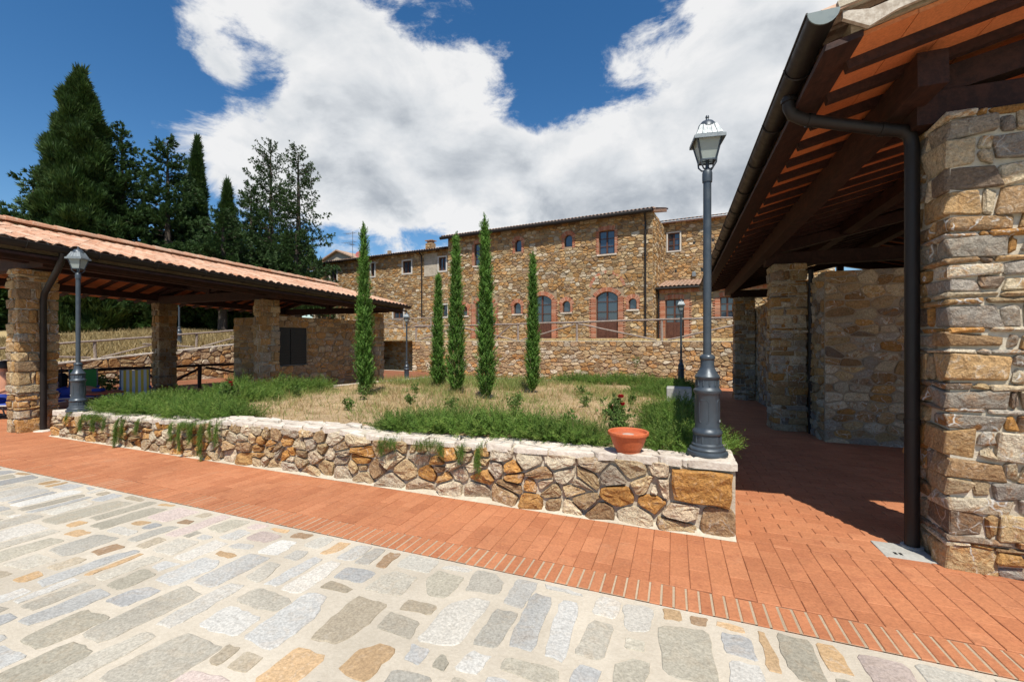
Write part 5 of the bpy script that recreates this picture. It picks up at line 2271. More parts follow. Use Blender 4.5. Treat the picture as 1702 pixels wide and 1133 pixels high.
def cypress(name, label, loc, H, Rmax, n, mat, tmpl, leaf, group=None, prof='column', seed=0, trunk=.05, cat='tree', lump=.16, lean=0.0):
    """dense upright evergreen: many upward sprays on an uneven envelope"""
    t_ = thing(name, label, cat, loc, U(0, 6), group)
    r = np.random.default_rng(seed)
    k = r.random(n) ** (.8 if prof == 'column' else .9)
    a = r.random(n) * 2 * np.pi

    def env(k, a):
        if prof == 'column':
            e = np.minimum(1, (k + .02) / .10) ** .5 * (1 - k ** 2.2) ** .75 * (.72 + .28 * (1 - k))
        elif prof == 'slim':
            e = np.minimum(1, (k + .05) / .15) * (1 - k) ** .85 * 1.15
        else:
            e = np.minimum(1.0, (1 - k) ** .62 * 1.36) * np.minimum(1, (k + .06) / .08)
        w = 1 + lump * np.sin(a * 3 + k * 23 + seed) * .6 + lump * np.sin(a * 5 - k * 41) * .5 + lump * np.sin(k * 60 + a * 2) * .5
        return e * w
    e = env(k, a) * Rmax
    rad = e * (1 - .45 * r.random(n) ** 2.2)
    z = k * H * .97 + .05
    lx = lean * k ** 2
    P = np.column_stack([np.cos(a) * rad + lx, np.sin(a) * rad, z])
    d = np.column_stack([np.cos(a) * .42, np.sin(a) * .42, np.full(n, 1.0)]) + r.normal(size=(n, 3)) * .22
    s = leaf * r.uniform(.6, 1.3, n) * (1 - .35 * k)
    # occasional tufts sticking out
    out = r.random(n) < (.04 if prof == 'column' else .09)
    P[out, :2] *= 1.10 if prof == 'column' else r.uniform(1.03, 1.16, (out.sum(), 1))
    s = s * (1 + .35 * np.sin(a * 4 + k * 31 + seed))
    tip = r.random(n) < .012
    P[tip] = np.column_stack([lean * 1.0 + r.normal(size=tip.sum()) * .03 * Rmax, r.normal(size=tip.sum()) * .03 * Rmax, H * r.uniform(.92, 1.0, tip.sum())])
    d[tip, :2] *= .25
    T = r.random(n)
    veg('foliage', [scatter(tmpl[0], tmpl[1], mats_of(d, s), P, T)], mat, t_)
    MB().tube([(0, 0, -.3), (U(-.02, .02) * H * .1, 0, H * .4), (lean * .7, 0, H * .85)], [trunk, trunk * .8, trunk * .3], 8).build('trunk', M['bark'], t_, smooth=True)
    return t_


grp = 'young columnar cypresses in the dry garden'
sap = [((-6.91, 8.53), 3.95, .125, 'young cypress in front of the corner pillar of the left pavilion', 3),
       ((-6.70, 11.6), 3.35, .125, 'short leaning young cypress, leftmost of the close trio', 4),
       ((-5.05, 9.65), 3.85, .155, 'young cypress in the middle of the close trio', 5),
       ((-3.77, 8.58), 3.80, .125, 'tallest-looking young cypress, rightmost of the close trio', 6),
       ((-3.59, 11.3), 3.72, .115, 'young cypress standing alone before the arched double door', 7)]
for (p, h, r_, lb, sd) in sap:
    cypress('young_cypress', lb, (p[0], p[1], soilz(*p) - .02), h, r_, 3600, M['sap'], SPRIG_UP, .20, grp, 'column', sd, .03, 'tree', .22, lean=.10 if sd == 4 else U(-.05, .05))

cypress('big_cypress', 'huge dark broad cypress towering at the left end of the tree row', (-34.4, 16.0, 1.9), 16.3, 2.0, 26000, M['cyp'], SPRAY, .58, 'dark trees beyond the left pavilion', 'big', 21, .38, 'tree', .24)
cypress('slim_cypress', 'slim pointed dark cypress between the loose conifers', (-33.1, 21.85, 1.9), 14.6, 1.45, 9000, M['cyp'], SPRAY, .5, 'dark trees beyond the left pavilion', 'slim', 22, .3, 'tree', .08, lean=.3)
cypress('slim_cypress', 'shorter dark cypress with a browned flank beside the open conifers', (-28.9, 21.4, 1.9), 10.6, 1.15, 5000, M['cyp'], SPRAY, .5, 'dark trees beyond the left pavilion', 'slim', 23, .25, 'tree', .1)


def conifer(label, loc, H, Rb, n_br, seed, dens=26, leaf=.42, bare=.12, up=.25, name='conifer', power=.75, mat='con'):
    t_ = thing(name, label, 'tree', loc, 0, 'dark trees beyond the left pavilion')
    r = np.random.default_rng(seed)
    P, D, S = [], [], []
    br = MB()
    for i in range(n_br):
        k = bare + (1 - bare) * (i + r.random()) / n_br
        z = k * H
        L = Rb * (1 - k) ** power * r.uniform(.55, 1.2) + .25
        a = r.random() * 6.283
        dx, dy = math.cos(a), math.sin(a)
        m_ = max(4, int(dens * L / Rb))
        pts = []
        for j in range(6):
            q = j / 5
            pts.append((dx * L * q, dy * L * q, z + L * (up * q - .38 * q * q * (1 - k)) + (.25 * L * q * q * k)))
        if i % 2 == 0:
            br.tube([pts[0], pts[2], pts[5]], [.05 * (1.2 - k), .03, .01], 4, False)
        for j in range(m_):
            q = .12 + .9 * r.random() ** .8
            b_ = np.array([dx * L * q, dy * L * q, z + L * (up * q - .38 * q * q * (1 - k)) + (.25 * L * q * q * k)])
            side = r.normal() * .22 * L * (1.1 - q)
            b_ = b_ + np.array([-dy * side, dx * side, r.normal() * .10])
            P.append(b_)
            D.append(np.array([dx * .9 - dy * side * .8, dy * .9 + dx * side * .8, .35 + r.normal() * .3]))
            S.append(leaf * r.uniform(.6, 1.3) * (1 - .4 * k))
    P, D, S = np.array(P), np.array(D), np.array(S)
    veg('foliage', [scatter(SPRAY2[0], SPRAY2[1], mats_of(D, S), P, r.random(len(P)))], M[mat], t_)
    br.tube([(0, 0, -.3), (.1, 0, H * .5), (0, .05, H * .97)], [.30, .18, .03], 8)
    br.build('trunk', M['bark'], t_)
    return t_


conifer('dark cedar with ragged level branches just right of the huge cypress', (-33.6, 17.7, 1.9), 13.6, 3.6, 190, 31, 90, .36, .10, .2)
conifer('second ragged cedar with a thin pointed leader', (-31.6, 19.2, 1.9), 13.2, 3.8, 185, 32, 90, .36, .10, .2)
conifer('open feathery conifer, left of the two that stand against the white cloud', (-28.2, 24.2, 1.9), 14.4, 2.9, 190, 33, 62, .25, .16, .5, power=.55)
conifer('open feathery conifer nearest the roofs of the long house', (-24.9, 23.6, 1.7), 13.6, 3.1, 200, 34, 62, .25, .12, .35, power=.6)
conifer('bushy conifer filling the gap behind the slim cypress', (-31.2, 25.0, 1.9), 12.0, 3.0, 150, 35, 70, .34, .12, .3)
conifer('low dark conifer spreading over the pavilion ridge', (-27.2, 19.8, 1.8), 8.2, 3.6, 130, 36, 90, .33, .22, .25)
conifer('broad low conifer behind the far end of the pavilion ridge', (-23.2, 21.8, 1.7), 7.0, 3.0, 120, 37, 90, .33, .25, .25)
conifer('drooping conifer poking out left of the huge cypress', (-38.5, 15.5, 1.9), 10.5, 4.4, 90, 38, 44, .5, .3, .05)
conifer('dark conifer deep in the row behind the cedars', (-36.0, 22.5, 1.9), 10.5, 3.6, 120, 39, 56, .5, .2, .25)
conifer('low conifer beside the corner of the distant house', (-33.5, 27.5, 1.9), 9.0, 3.4, 100, 40, 50, .5, .25, .25)


def shrub(name, label, loc, rx, ry, h, n, mat, leaf, tmpl=SPRAY2, cat='bush', group=None, seed=0):
    t_ = thing(name, label, cat, loc, 0, group)
    r = np.random.default_rng(seed + 100)
    a = r.random(n) * 6.283
    ph = np.arccos(r.uniform(0, 1, n))
    rad = r.uniform(.55, 1, n) ** .5
    w = 1 + .18 * np.sin(a * 4 + seed) + .14 * np.sin(ph * 7 + a * 3)
    P = np.column_stack([np.cos(a) * np.sin(ph) * rx * rad * w, np.sin(a) * np.sin(ph) * ry * rad * w, np.cos(ph) * h * rad * w])
    D = P / np.array([rx, ry, h]) + r.normal(size=(n, 3)) * .5 + np.array([0, 0, .3])
    veg('foliage', [scatter(tmpl[0], tmpl[1], mats_of(D, leaf * r.uniform(.6, 1.3, n)), P, r.random(n))], M[mat], t_)
    st = MB()
    for k in range(5):
        an = k * 1.256 + seed
        st.tube([(0, 0, -.1), (math.cos(an) * rx * .3, math.sin(an) * ry * .3, h * .4), (math.cos(an) * rx * .6, math.sin(an) * ry * .6, h * .7)], [.03 * h ** .5, .02 * h ** .5, .008], 5, False)
    st.build('stems', M['bark'], t_)
    return t_


for i, (x_, y_, rr, hh) in enumerate([(-44, 14, 3.5, 4.5), (-46, 20, 4, 5), (-42, 25, 3.5, 5.5), (-52, 26, 4, 6), (-50, 12, 5, 6), (-48, 4, 5, 6)]):
    shrub('background_tree', ['dim leafy tree in the shade beyond the trunks', 'dim leafy tree in the shade beyond the trunks'][i % 2], (x_, y_, 1.8), rr, rr, hh, 1500, 'bush', .8, group='leafy trees beyond the conifers', seed=i, cat='tree')


# ---- creeping rosemary: mounds on the planter, some hanging over the wall
def rosemary(label, blobs, n_per=900, hang=(), leaf=.20, seed=0):
    x0, y0 = blobs[0][0], blobs[0][1]
    z0 = soilz(x0, y0)
    t_ = thing('creeping_rosemary', label, 'shrub', (x0, y0, z0), 0, 'mounds of creeping rosemary')
    r = np.random.default_rng(seed + 500)
    ch = []
    for (bx, by, rx, ry, h) in blobs:
        n = int(n_per * 1.35 * max(.35, rx * ry * 3.2))
        a = r.random(n) * 6.283
        q = np.sqrt(r.random(n))
        wob = 1 + .2 * np.sin(a * 3 + bx * 3) + .12 * np.sin(a * 7 + by)
        X = bx + np.cos(a) * q * rx * wob
        Y = by + np.sin(a) * q * ry * wob
        top = h * (1 - q ** 2.2) * (.75 + .35 * np.sin(X * 5 + seed) * np.sin(Y * 6) + .15 * np.sin(X * 13) * np.sin(Y * 11))
        Zs = np.array([soilz(u, v_) for u, v_ in zip(X, Y)]) + top * r.uniform(.45, 1, n)
        front = Y < PY0 + .36
        Zs = np.where(front, np.maximum(Zs, np.array([ptop_front(u) for u in X]) + .01 + top * .4), Zs)
        D = np.column_stack([np.cos(a) * q * .9, np.sin(a) * q * .9, np.full(n, .75)]) + r.normal(size=(n, 3)) * .42
        P = np.column_stack([X - x0, Y - y0, Zs - z0])
        ch.append(scatter(SPRIG[0], SPRIG[1], mats_of(D, leaf * r.uniform(.6, 1.35, n)), P, r.random(n)))
    for (hx, w, L) in hang:
        n = int(330 * w / .1 * L / .3)
        X = hx + r.uniform(-1, 1, size=n) * w * .62 * (1 - .5 * r.random(n))
        k = r.random(n) ** .8
        Ls = L * (.65 + .5 * np.abs(np.sin(X * 37)))
        zt = np.array([ptop_front(u) for u in X])
        Zs = zt + .03 - k * Ls
        Y = PY0 - .035 - .03 * r.random(n) - .04 * np.sin(np.minimum(1, k * 2) * 1.57) - np.where(k < .08, 0, 0)
        Y = np.where(k < .12, PY0 + .05 - .9 * k, Y)
        D = np.column_stack([r.normal(size=n) * .16, -.16 + r.normal(size=n) * .15, -1 + .2 * r.normal(size=n)])
        P = np.column_stack([X - x0, Y - y0, Zs - z0])
        ch.append(scatter(SPRIG[0], SPRIG[1], mats_of(D, leaf * .42 * r.uniform(.6, 1.2, n)), P, r.random(n)))
    veg('foliage', ch, M['rose'], t_)
    return t_


rosemary('wide mat of creeping rosemary spilling over the left end of the planter wall',
         [(-7.9, 4.7, .8, .50, .20), (-8.7, 4.75, .5, .42, .16), (-7.0, 4.66, .75, .48, .20), (-6.2, 4.55, .45, .30, .12), (-7.9, 5.3, .7, .4, .16), (-8.9, 5.6, .5, .6, .16)],
         hang=[(-9.0, .05, .14), (-8.62, .05, .22), (-8.3, .06, .20), (-8.02, .05, .16), (-7.74, .07, .46), (-7.58, .05, .26), (-7.25, .06, .18), (-6.52, .06, .24), (-6.35, .05, .36), (-6.12, .06, .26), (-5.93, .065, .47), (-5.75, .05, .22), (-5.62, .05, .30), (-8.3, .5, .05), (-6.2, .35, .06)], seed=1)
rosemary('long central mound of rosemary along the coping behind the middle of the front wall',
         [(-2.85, 4.66, .45, .26, .11), (-2.3, 4.68, .55, .30, .17), (-1.75, 4.68, .5, .28, .17), (-1.35, 4.62, .32, .2, .09), (-1.0, 4.55, .3, .12, .05), (-3.2, 4.56, .2, .14, .06)],
         hang=[(-3.02, .07, .15), (-2.28, .06, .12), (-2.05, .07, .15), (-1.86, .06, .27), (-2.45, .3, .05), (-2.9, .14, .08)], seed=2)
rosemary('rosemary clump wrapped round the foot of the near lamp post',
         [(.0, 4.8, .28, .26, .14), (.02, 5.35, .26, .45, .22), (-.06, 6.1, .28, .5, .20), (.28, 4.85, .2, .3, .10), (.0, 7.0, .4, .6, .25)],
         hang=[], seed=3)
rosemary('rosemary patch before the far lamp post in the shade', [(-.2, 12.0, .75, 1.1, .22), (.0, 14.0, .5, .9, .2)], 500, seed=4, leaf=.26)
rosemary('low rosemary strip along the back edge of the planter', [(-3.4, 15.9, .9, .35, .2), (-2.2, 15.9, 1.0, .38, .22), (-1.2, 15.7, .7, .4, .2)], 420, seed=5, leaf=.30)
rosemary('rosemary bank in front of the second pavilion pillar', [(-9.0, 7.0, .5, .7, .28), (-8.95, 8.2, .45, .7, .28), (-8.4, 6.6, .6, .5, .18), (-9.0, 9.0, .4, .5, .2)], 620, seed=6, leaf=.25)


# ---- grass and weeds of the dry garden
def grass(name, n, xr, yr, zf, hmin, hmax, mat, dens=None, seed=0, tuft=3, wid=1.0, kind='stuff', spread=.5):
    r = np.random.default_rng(seed + 900)
    X = r.uniform(*xr, n)
    Y = r.uniform(*yr, n)
    keep = np.ones(n, bool)
    if dens is not None:
        keep = r.random(n) < dens(X, Y)
    X, Y = X[keep], Y[keep]
    n = len(X)
    X = np.repeat(X, tuft) + r.normal(size=n * tuft) * .03
    Y = np.repeat(Y, tuft) + r.normal(size=n * tuft) * .03
    Z_ = np.array([zf(u, v_) for u, v_ in zip(X, Y)]) - .01
    D = r.normal(size=(n * tuft, 3)) * spread
    D[:, 2] = 1
    h = r.uniform(hmin, hmax, n * tuft)
    ms = mats_of(D, h)
    ms[:, :, 0] *= wid
    veg(name, [scatter(BLADE[0], BLADE[1], ms, np.column_stack([X, Y, Z_]), r.random(n * tuft))], M[mat], kind=kind)


def patch(sx, sy, ph, lo=.15, p=1.5):
    return lambda X, Y: lo + (1 - lo) * np.clip(.5 + .5 * np.sin(X * sx + ph) * np.cos(Y * sy - ph) + .3 * np.sin(X * 3.1 + Y * 2.3 + ph), 0, 1) ** p


garden = ((PX0 + .35, PX1 - .3), (PY0 + .42, PY1))
grass('dry_grass', 24000, *garden, soilz, .02, .075, 'straw', patch(1.1, .9, .4, .35), 1, 4, 1.6, spread=1.1)
grass('dry_grass_tufts', 3500, *garden, soilz, .10, .26, 'straw', patch(1.3, 1.0, 1.4, .1), 2, 4, .8)
grass('garden_grass', 17000, *garden, soilz, .06, .20, 'grass', lambda X, Y: patch(1.2, .8, 2.6, .10, 1.8)(X, Y) * np.clip((Y - 4.6) / 2.0, .2, 1), 3, 4, .8)
grass('green_verge', 2600, (-9.2, -4.0), (11.5, 16.3), soilz, .12, .36, 'grass', patch(1.5, 1.1, .6, .3), 4, 4, .8)
grass('green_fringe', 1500, (-3.6, -.6), (4.7, 5.7), soilz, .08, .26, 'grass', patch(3, 2, .6, .2), 5, 4, .7)
grass('hill_grass', 15000, (-30, -19.25), (3, 22), hillz, .15, .42, 'hillstraw', None, 6, 3, 1.4)
grass('terrace_grass', 5000, (-19, 4), (22.2, 26.0), lambda x, y: 1.62, .04, .14, 'straw', lambda X, Y: ((Y - 21.5) > -.127 * X * 1 + .0 * Y) * ((Y < 26.7 - (X + 14.6) * .127 - .1)) * 1.0, 7, 3, 1.5)


def weed(label, x, y, h, seed, flowers=0, mat='weed', zf=soilz, name='weed'):
    r = np.random.default_rng(seed + 1300)
    t_ = thing(name, label, 'rose bush' if flowers else 'weed', (x, y, zf(x, y)), 0, None if flowers else 'leafy weeds in the dry garden')
    st = MB()
    P, D, S = [], [], []
    for k in range(7 if flowers else 4):
        a = r.random() * 6.283
        e = Vector((math.cos(a) * h * .32, math.sin(a) * h * .32, h * r.uniform(.7, 1)))
        if flowers and k < flowers:
            e = Vector((U(-.12, .05), U(-.05, .05), h * (1 - .1 * k)))
        st.tube([(0, 0, 0), e * .5 + Vector((0, 0, .05 * h)), e], [.006, .004, .003], 4, False)
        for j in range(26 if flowers else 16):
            q = r.uniform(.2, 1)
            P.append(np.array(e) * q + r.normal(size=3) * .03 * (1 + h))
            D.append(r.normal(size=3) + np.array([0, 0, .5]))
            S.append(r.uniform(.035, .075) * (1 + .5 * h))
        if flowers and k < flowers:
            fl = MB()
            for ly in range(3):
                for m_ in range(6):
                    an = m_ * 1.047 + ly * .5
                    rr = .010 + .008 * ly
                    c_, s_ = math.cos(an), math.sin(an)
                    o = (c_ * rr, s_ * rr, .0)
                    w = .014
                    fl.add([(o[0] - s_ * w, o[1] + c_ * w, -.008), (o[0] + s_ * w, o[1] - c_ * w, -.008), (c_ * (rr + .012) + s_ * w, s_ * (rr + .012) - c_ * w, .028 - .006 * ly), (c_ * (rr + .012) - s_ * w, s_ * (rr + .012) + c_ * w, .028 - .006 * ly)],
                           [(0, 1, 2, 3)])
            fl.build('rose', M['petal'], t_, tuple(e))
    st.build('stems', M['weed'], t_)
    P, D, S = np.array(P), np.array(D), np.array(S)
    veg('leaves', [scatter(SPRAY2[0], SPRAY2[1], mats_of(D, S), P, r.random(len(P)))], M[mat], t_)
    return t_


weed('rose bush with dark red blooms behind the terracotta bowl', -.62, 5.35, .46, 1, 4)
weed('small red rose bush by the left stone coping near the pavilion', -7.9, 5.9, .50, 2, 3)
weed('small red rose bush beneath the distant lamp post', -8.35, 14.2, .55, 3, 3)
weed('small red rose bush beside the short leaning cypress', -7.3, 13.2, .55, 4, 3)
wp = [(-1.15, 5.0, .26, 'bushy weed just behind the coping to the left of the terracotta bowl'), (-.95, 6.5, .22, 'weed a little behind the rose bush with red blooms'),
      (-2.35, 6.5, .30, 'upright weed in bare soil beyond the middle of the central rosemary mound'), (-3.4, 6.3, .24, 'weed in front of the rightmost cypress of the trio'),
      (-4.6, 7.0, .34, 'tall weed between the front wall and the close trio of cypresses'), (-5.4, 6.2, .20, 'low weed in the open dry patch near the left rosemary mat'),
      (-6.1, 7.5, .32, 'weed growing to the right of the cypress that hides the corner pillar'), (-2.9, 8.1, .22, 'weed between the trio of cypresses and the lone cypress'),
      (-1.6, 8.4, .26, 'leggy weed in the right half of the dry garden'), (-.8, 9.0, .20, 'weed near the pale concrete block'),
      (-4.3, 9.7, .22, 'weed at the foot of the middle cypress of the trio'), (-6.4, 9.9, .24, 'weed left of the middle cypress of the trio'),
      (-7.6, 7.2, .30, 'weed at the foot of the cypress before the corner pillar'), (-.55, 4.98, .30, 'leafy weed directly behind the terracotta bowl'),
      (-2.1, 10.5, .22, 'farthest weed in front of the back rosemary strip'), (-8.3, 10.6, .34, 'weed in front of the half-height wall with the shutter')]
for i, (x_, y_, h_, lb) in enumerate(wp):
    weed(lb, x_, y_, h_, 20 + i)
weed('small green caper plant rooted in the retaining wall', -1.65, 21.0, .55, 70, zf=lambda x, y: .35, name='wall_plant')
shrub('green_shrub', 'small leafy shrub at the foot of the dark rail fence behind the orange table', (-14.7, 7.3, 0), .45, .45, .6, 260, 'weed', .12, seed=41)


# ------------------------------------------------------------------ deck chairs, table, people under the left pavilion
def deck_chair(label, loc, rz, fabric, w=.5, low=True, name='deck_chair'):
    t_ = thing(name, label, 'deck chair', loc, rz, 'chairs under the left pavilion')
    sh_ = .24
    b = MB()
    for s in (-1, 1):
        x_ = s * w / 2
        b.tube([(x_, -.30, sh_ + .03), (x_, .25, sh_), (x_, .48, sh_ + .62)], .014, 6)
        b.tube([(x_, -.28, 0), (x_, -.05, sh_ + .18), (x_, .22, sh_ + .2)], .012, 6)
        b.tube([(x_, .35, 0), (x_, .05, sh_)], .012, 6)
        b.tube([(x_, -.22, 0), (x_, .2, sh_)], .012, 6)
    for p in ((-.30, sh_ + .03), (.48, sh_ + .62), (.35, .01), (-.28, .01)):
        b.tube([(-w / 2, p[0], p[1]), (w / 2, p[0], p[1])], .012, 6)
    b.build('frame', M['wire'], t_, smooth=True)

    def cloth(pts, nm, parent):
        v = []
        n = 8
        for i, (y_, z_) in enumerate(pts):
            for k in range(n + 1):
                u = -w / 2 + w * k / n
                v.append((u, y_, z_ - .02 * math.cos(math.pi * (u / w))))
        m_ = len(v)
        v += [(a, c + .006, d - .008) for a, c, d in v]
        f = []
        for i in range(len(pts) - 1):
            for k in range(n):
                a = i * (n + 1) + k
                f.append((a, a + 1, a + n + 2, a + n + 1))
                f.append((a + m_ + 1, a + m_, a + m_ + n + 1, a + m_ + n + 2))
        link(nm, mesh_of(nm, v, f, M[fabric], .4, True), parent)
    cloth([(-.30, sh_ + .03), (-.1, sh_ - .01), (.12, sh_ - .02), (.25, sh_)], 'seat', t_)
    cloth([(.25, sh_ + .01), (.33, sh_ + .22), (.41, sh_ + .43), (.48, sh_ + .62)], 'backrest', t_)
    for s in (-1, 1):
        MB().box(s * w / 2 - .025, s * w / 2 + .025, -.12, .24, sh_ + .19, sh_ + .215, .006).build('armrest', M['blue'], t_)
    return t_


deck_chair('low deck chair with yellow and white striped canvas under the left pavilion', (-12.35, 6.8, G(-12.6, 6.5) + .012), R(62), 'stripe', .56)
deck_chair('deck chair with green backrest beside the left lamp post', (-13.5, 6.35, G(-13.6, 6.5) + .012), R(66), 'green', .5)


def lounger(label, loc, rz, fabric):
    t_ = thing('sun_lounger', label, 'sun lounger', loc, rz, 'blue loungers under the left pavilion')
    b = MB()
    for s in (-1, 1):
        b.tube([(s * .3, -.95, .28), (s * .3, .35, .28), (s * .3, .95, .70)], .016, 6)
        for y_ in (-.75, .3):
            b.tube([(s * .3, y_, .28), (s * .3, y_ - .08, 0)], .014, 6)
    for (y_, z_) in ((-.95, .28), (.35, .28), (.95, .70), (-.83, .01), (.22, .01)):
        b.tube([(-.3, y_, z_), (.3, y_, z_)], .013, 6)
    b.build('frame', M['white'], t_, smooth=True)
    MB().box(-.29, .29, -.94, .34, .285, .315, .008).build('seat', M[fabric], t_)
    MB().bar((0, .36, .31), (0, .95, .72), .58, .03).build('backrest', M[fabric], t_)
    return t_


def person(label, loc, rz, joints, shorts='blue', name='person', top=None):
    """continuous skinned figure; joints: dict of named positions in metres"""
    J = joints
    order = ['pelvis', 'belly', 'chest', 'neck', 'head', 'crown', 'shoL', 'elbL', 'wriL', 'hanL', 'shoR', 'elbR', 'wriR', 'hanR', 'hipL', 'kneL', 'ankL', 'toeL', 'hipR', 'kneR', 'ankR', 'toeR']
    rad = dict(pelvis=(.155, .12), belly=(.135, .105), chest=(.165, .115), neck=(.058, .058), head=(.088, .10), crown=(.078, .085), shoL=(.065, .065), elbL=(.043, .043), wriL=(.030, .026), hanL=(.040, .018),
               shoR=(.065, .065), elbR=(.043, .043), wriR=(.030, .026), hanR=(.040, .018), hipL=(.095, .095), kneL=(.058, .058), ankL=(.037, .037), toeL=(.042, .028), hipR=(.095, .095), kneR=(.058, .058), ankR=(.037, .037), toeR=(.042, .028))
    E_ = [('pelvis', 'belly'), ('belly', 'chest'), ('chest', 'neck'), ('neck', 'head'), ('head', 'crown'), ('chest', 'shoL'), ('shoL', 'elbL'), ('elbL', 'wriL'), ('wriL', 'hanL'),
          ('chest', 'shoR'), ('shoR', 'elbR'), ('elbR', 'wriR'), ('wriR', 'hanR'), ('pelvis', 'hipL'), ('hipL', 'kneL'), ('kneL', 'ankL'), ('ankL', 'toeL'), ('pelvis', 'hipR'), ('hipR', 'kneR'), ('kneR', 'ankR'), ('ankR', 'toeR')]
    V = [J[k] for k in order]
    ed = [(order.index(a), order.index(b)) for a, b in E_]
    rads = [rad[k] for k in order]
    for s in 'LR':                      # five fingers per hand
        h = Vector(J['han' + s])
        w = Vector(J['wri' + s])
        d = (h - w).normalized()
        side = d.cross(Vector((0, 0, 1)))
        side = side.normalized() if side.length > .01 else Vector((1, 0, 0))
        hi_ = order.index('han' + s)
        for q in range(4):
            b0 = h + d * .03 + side * (q - 1.5) * .02
            b1 = b0 + d * (.035, .042, .038, .028)[q] + Vector((0, 0, -.012))
            V += [tuple(b0), tuple(b1)]
            n = len(V)
            ed += [(hi_, n - 2), (n - 2, n - 1)]
            rads += [(.009, .009), (.007, .007)]
        b0 = h + side * -.04
        b1 = b0 + d * .03 + side * -.012
        V += [tuple(b0), tuple(b1)]
        n = len(V)
        ed += [(hi_, n - 2), (n - 2, n - 1)]
        rads += [(.011, .011), (.008, .008)]
    me = bpy.data.meshes.new('person')
    me.from_pydata([tuple(p) for p in V], ed, [])
    me.materials.append(M['skin'])
    o = link(name, me, None, loc, rz, label, 'person')
    sk = o.modifiers.new('skin', 'SKIN')
    sv = me.skin_vertices[0].data
    for i, r_ in enumerate(rads):
        sv[i].radius = r_
        sv[i].use_root = (i == 0)
    sub = o.modifiers.new('sub', 'SUBSURF')
    sub.levels = sub.render_levels = 2
    # hair cap
    hd = Vector(J['head'])
    cr = Vector(J['crown'])
    ax = (cr - hd).normalized()
    b = MB()
    prof = [(.100, -.03), (.108, .02), (.104, .06), (.085, .10), (.05, .128), (.005, .138)]
    b.lathe(prof, 16)
    q = ax.to_track_quat('Z', 'Y').to_matrix()
    b.v = [tuple(q @ Vector(p) + hd + Vector((0, .014, .0))) for p in b.v]
    b.build('hair', M['hair'], o, smooth=True)
    fwd = Vector((0, -1, 0))
    b = MB()
    c0 = hd + ax * .01 + fwd * .085
    b.add([c0 + Vector((-.012, .01, -.015)), c0 + Vector((.012, .01, -.015)), c0 + Vector((0, -.024, -.012)), c0 + Vector((0, .004, .03))], [(0, 1, 2), (0, 2, 3), (1, 3, 2)])
    b.build('nose', M['skin'], o)
    b = MB()
    for s in (-1, 1):
        e = c0 + Vector((s * .032, .006, .028))
        b.lathe([(.001, -.006), (.010, -.003), (.010, .003), (.001, .006)], 8, tuple(e))
    b.build('eyes', M['black'], o)
    b = MB()
    for s in (-1, 1):
        e = hd + Vector((s * .095, .01, .005))
        b.lathe([(.006, -.03), (.018, -.01), (.018, .015), (.006, .03)], 8, tuple(e))
    b.build('ears', M['skin'], o)
    # shorts follow pelvis and thighs
    b = MB()
    pe = Vector(J['pelvis'])
    b.tube([pe + Vector((0, 0, -.09)), pe + Vector((0, 0, .05)), pe + Vector((0, .01, .11))], [.175, .178, .160], 16)
    for s in 'LR':
        h, k = Vector(J['hip' + s]), Vector(J['kne' + s])
        b.tube([h, h.lerp(k, .3), h.lerp(k, .62)], [.108, .104, .095], 12)
    b.build('shorts', M[shorts], o, smooth=True)
    if top:
        b = MB()
        b.tube([pe + Vector((0, 0, .08)), Vector(J['belly']), Vector(J['chest']), Vector(J['chest']).lerp(Vector(J['neck']), .55)], [.165, .150, .182, .10], 16)
        b.build('shirt', M[top], o, smooth=True)
    return o


def sitting(lean=.0, arm=.0):
    return dict(pelvis=(0, 0, .42), belly=(0, .03 + lean * .3, .60), chest=(0, .03 + lean * .7, .80), neck=(0, .02 + lean, .98), head=(0, .0 + lean, 1.07), crown=(0, .01 + lean, 1.15),
                shoL=(.19, .03 + lean * .8, .90), elbL=(.25, -.08 + lean * .5, .66), wriL=(.20, -.30, .58), hanL=(.18, -.37, .57),
                shoR=(-.19, .03 + lean * .8, .90), elbR=(-.25, -.06 + lean * .5, .66), wriR=(-.20, -.28, .58), hanR=(-.18, -.35, .57),
                hipL=(.09, -.05, .41), kneL=(.13, -.44, .46), ankL=(.13, -.52, .08), toeL=(.14, -.66, .04), hipR=(-.09, -.05, .41), kneR=(-.13, -.44, .46), ankR=(-.13, -.50, .08), toeR=(-.14, -.64, .04))


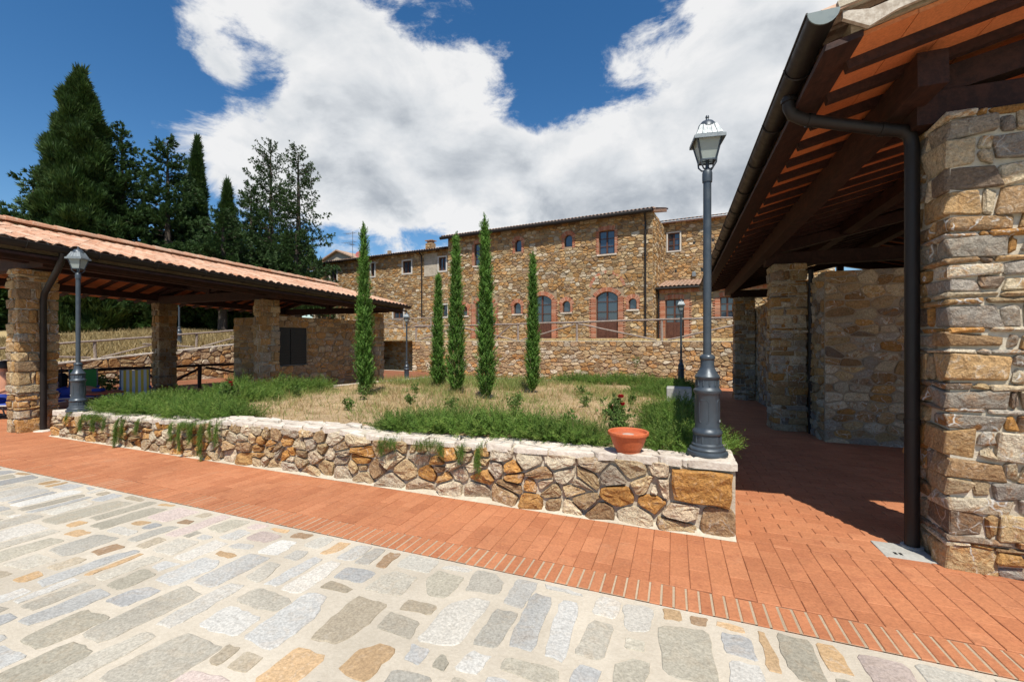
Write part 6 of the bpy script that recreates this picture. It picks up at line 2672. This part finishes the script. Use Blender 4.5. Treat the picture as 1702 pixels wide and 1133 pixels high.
def reclining():
    return dict(pelvis=(0, .12, .42), belly=(0, .30, .52), chest=(0, .50, .66), neck=(0, .68, .82), head=(0, .73, .90), crown=(0, .76, .98),
                shoL=(.19, .58, .74), elbL=(.28, .42, .54), wriL=(.26, .18, .48), hanL=(.25, .11, .46), shoR=(-.19, .58, .74), elbR=(-.28, .42, .54), wriR=(-.26, .18, .48), hanR=(-.25, .11, .46),
                hipL=(.09, .04, .41), kneL=(.12, -.36, .50), ankL=(.12, -.74, .36), toeL=(.13, -.84, .42), hipR=(-.09, .04, .41), kneR=(-.12, -.36, .48), ankR=(-.12, -.74, .36), toeR=(-.13, -.84, .42))


g1 = G(-12.5, 4.5) + .012
lounger('blue lounger at the left picture edge carrying a bare-backed sitter', (-12.62, 4.62, g1), R(115), 'blue')
person('bare-chested dark-haired person sitting on a blue lounger beside the front pillar', (-12.62, 4.62, g1 - .06), R(25), sitting(.05))
g2 = G(-13.0, 5.9) + .012
lounger('blue lounger with a reclining person between pillar and lamp post', (-12.95, 5.75, g2), R(150), 'blue')
person('person in lilac top reclining on a blue lounger behind the front pillar', (-12.95, 5.75, g2 - .03), R(150), reclining(), 'blue', top='lilac')
bag = thing('black_bag', 'black bag hanging on the rail behind the reclining person', 'bag', (-14.2, 6.2, .45))
b = MB().box(-.2, .2, -.09, .09, 0, .36, .05)
b.build('body', M['black'], bag)
MB().tube([(-.1, 0, .35), (-.08, 0, .5), (.08, 0, .5), (.1, 0, .35)], .012, 6).build('strap', M['black'], bag)
tb = thing('round_table', 'low round table with orange top beside the left lamp post', 'table', (-12.05, 6.0, G(-12, 6) + .012))
MB().lathe([(.02, .40), (.36, .40), (.37, .412), (.36, .425), (.01, .426)], 28).build('table_top', M['tabletop'], tb, smooth=True)
for k in range(4):
    a = k * 1.5708 + .6
    MB().tube([(math.cos(a) * .12, math.sin(a) * .12, .40), (math.cos(a) * .27, math.sin(a) * .27, 0)], .012, 6).build('leg', M['wire'], tb)
bl = thing('blue_towel', 'blue towel folded on the low orange table', 'towel', (-12.25, 6.02, G(-12, 6) + .439), .4)
MB().box(-.1, .1, -.08, .08, 0, .07, .02).build('fold', M['blue'], bl)
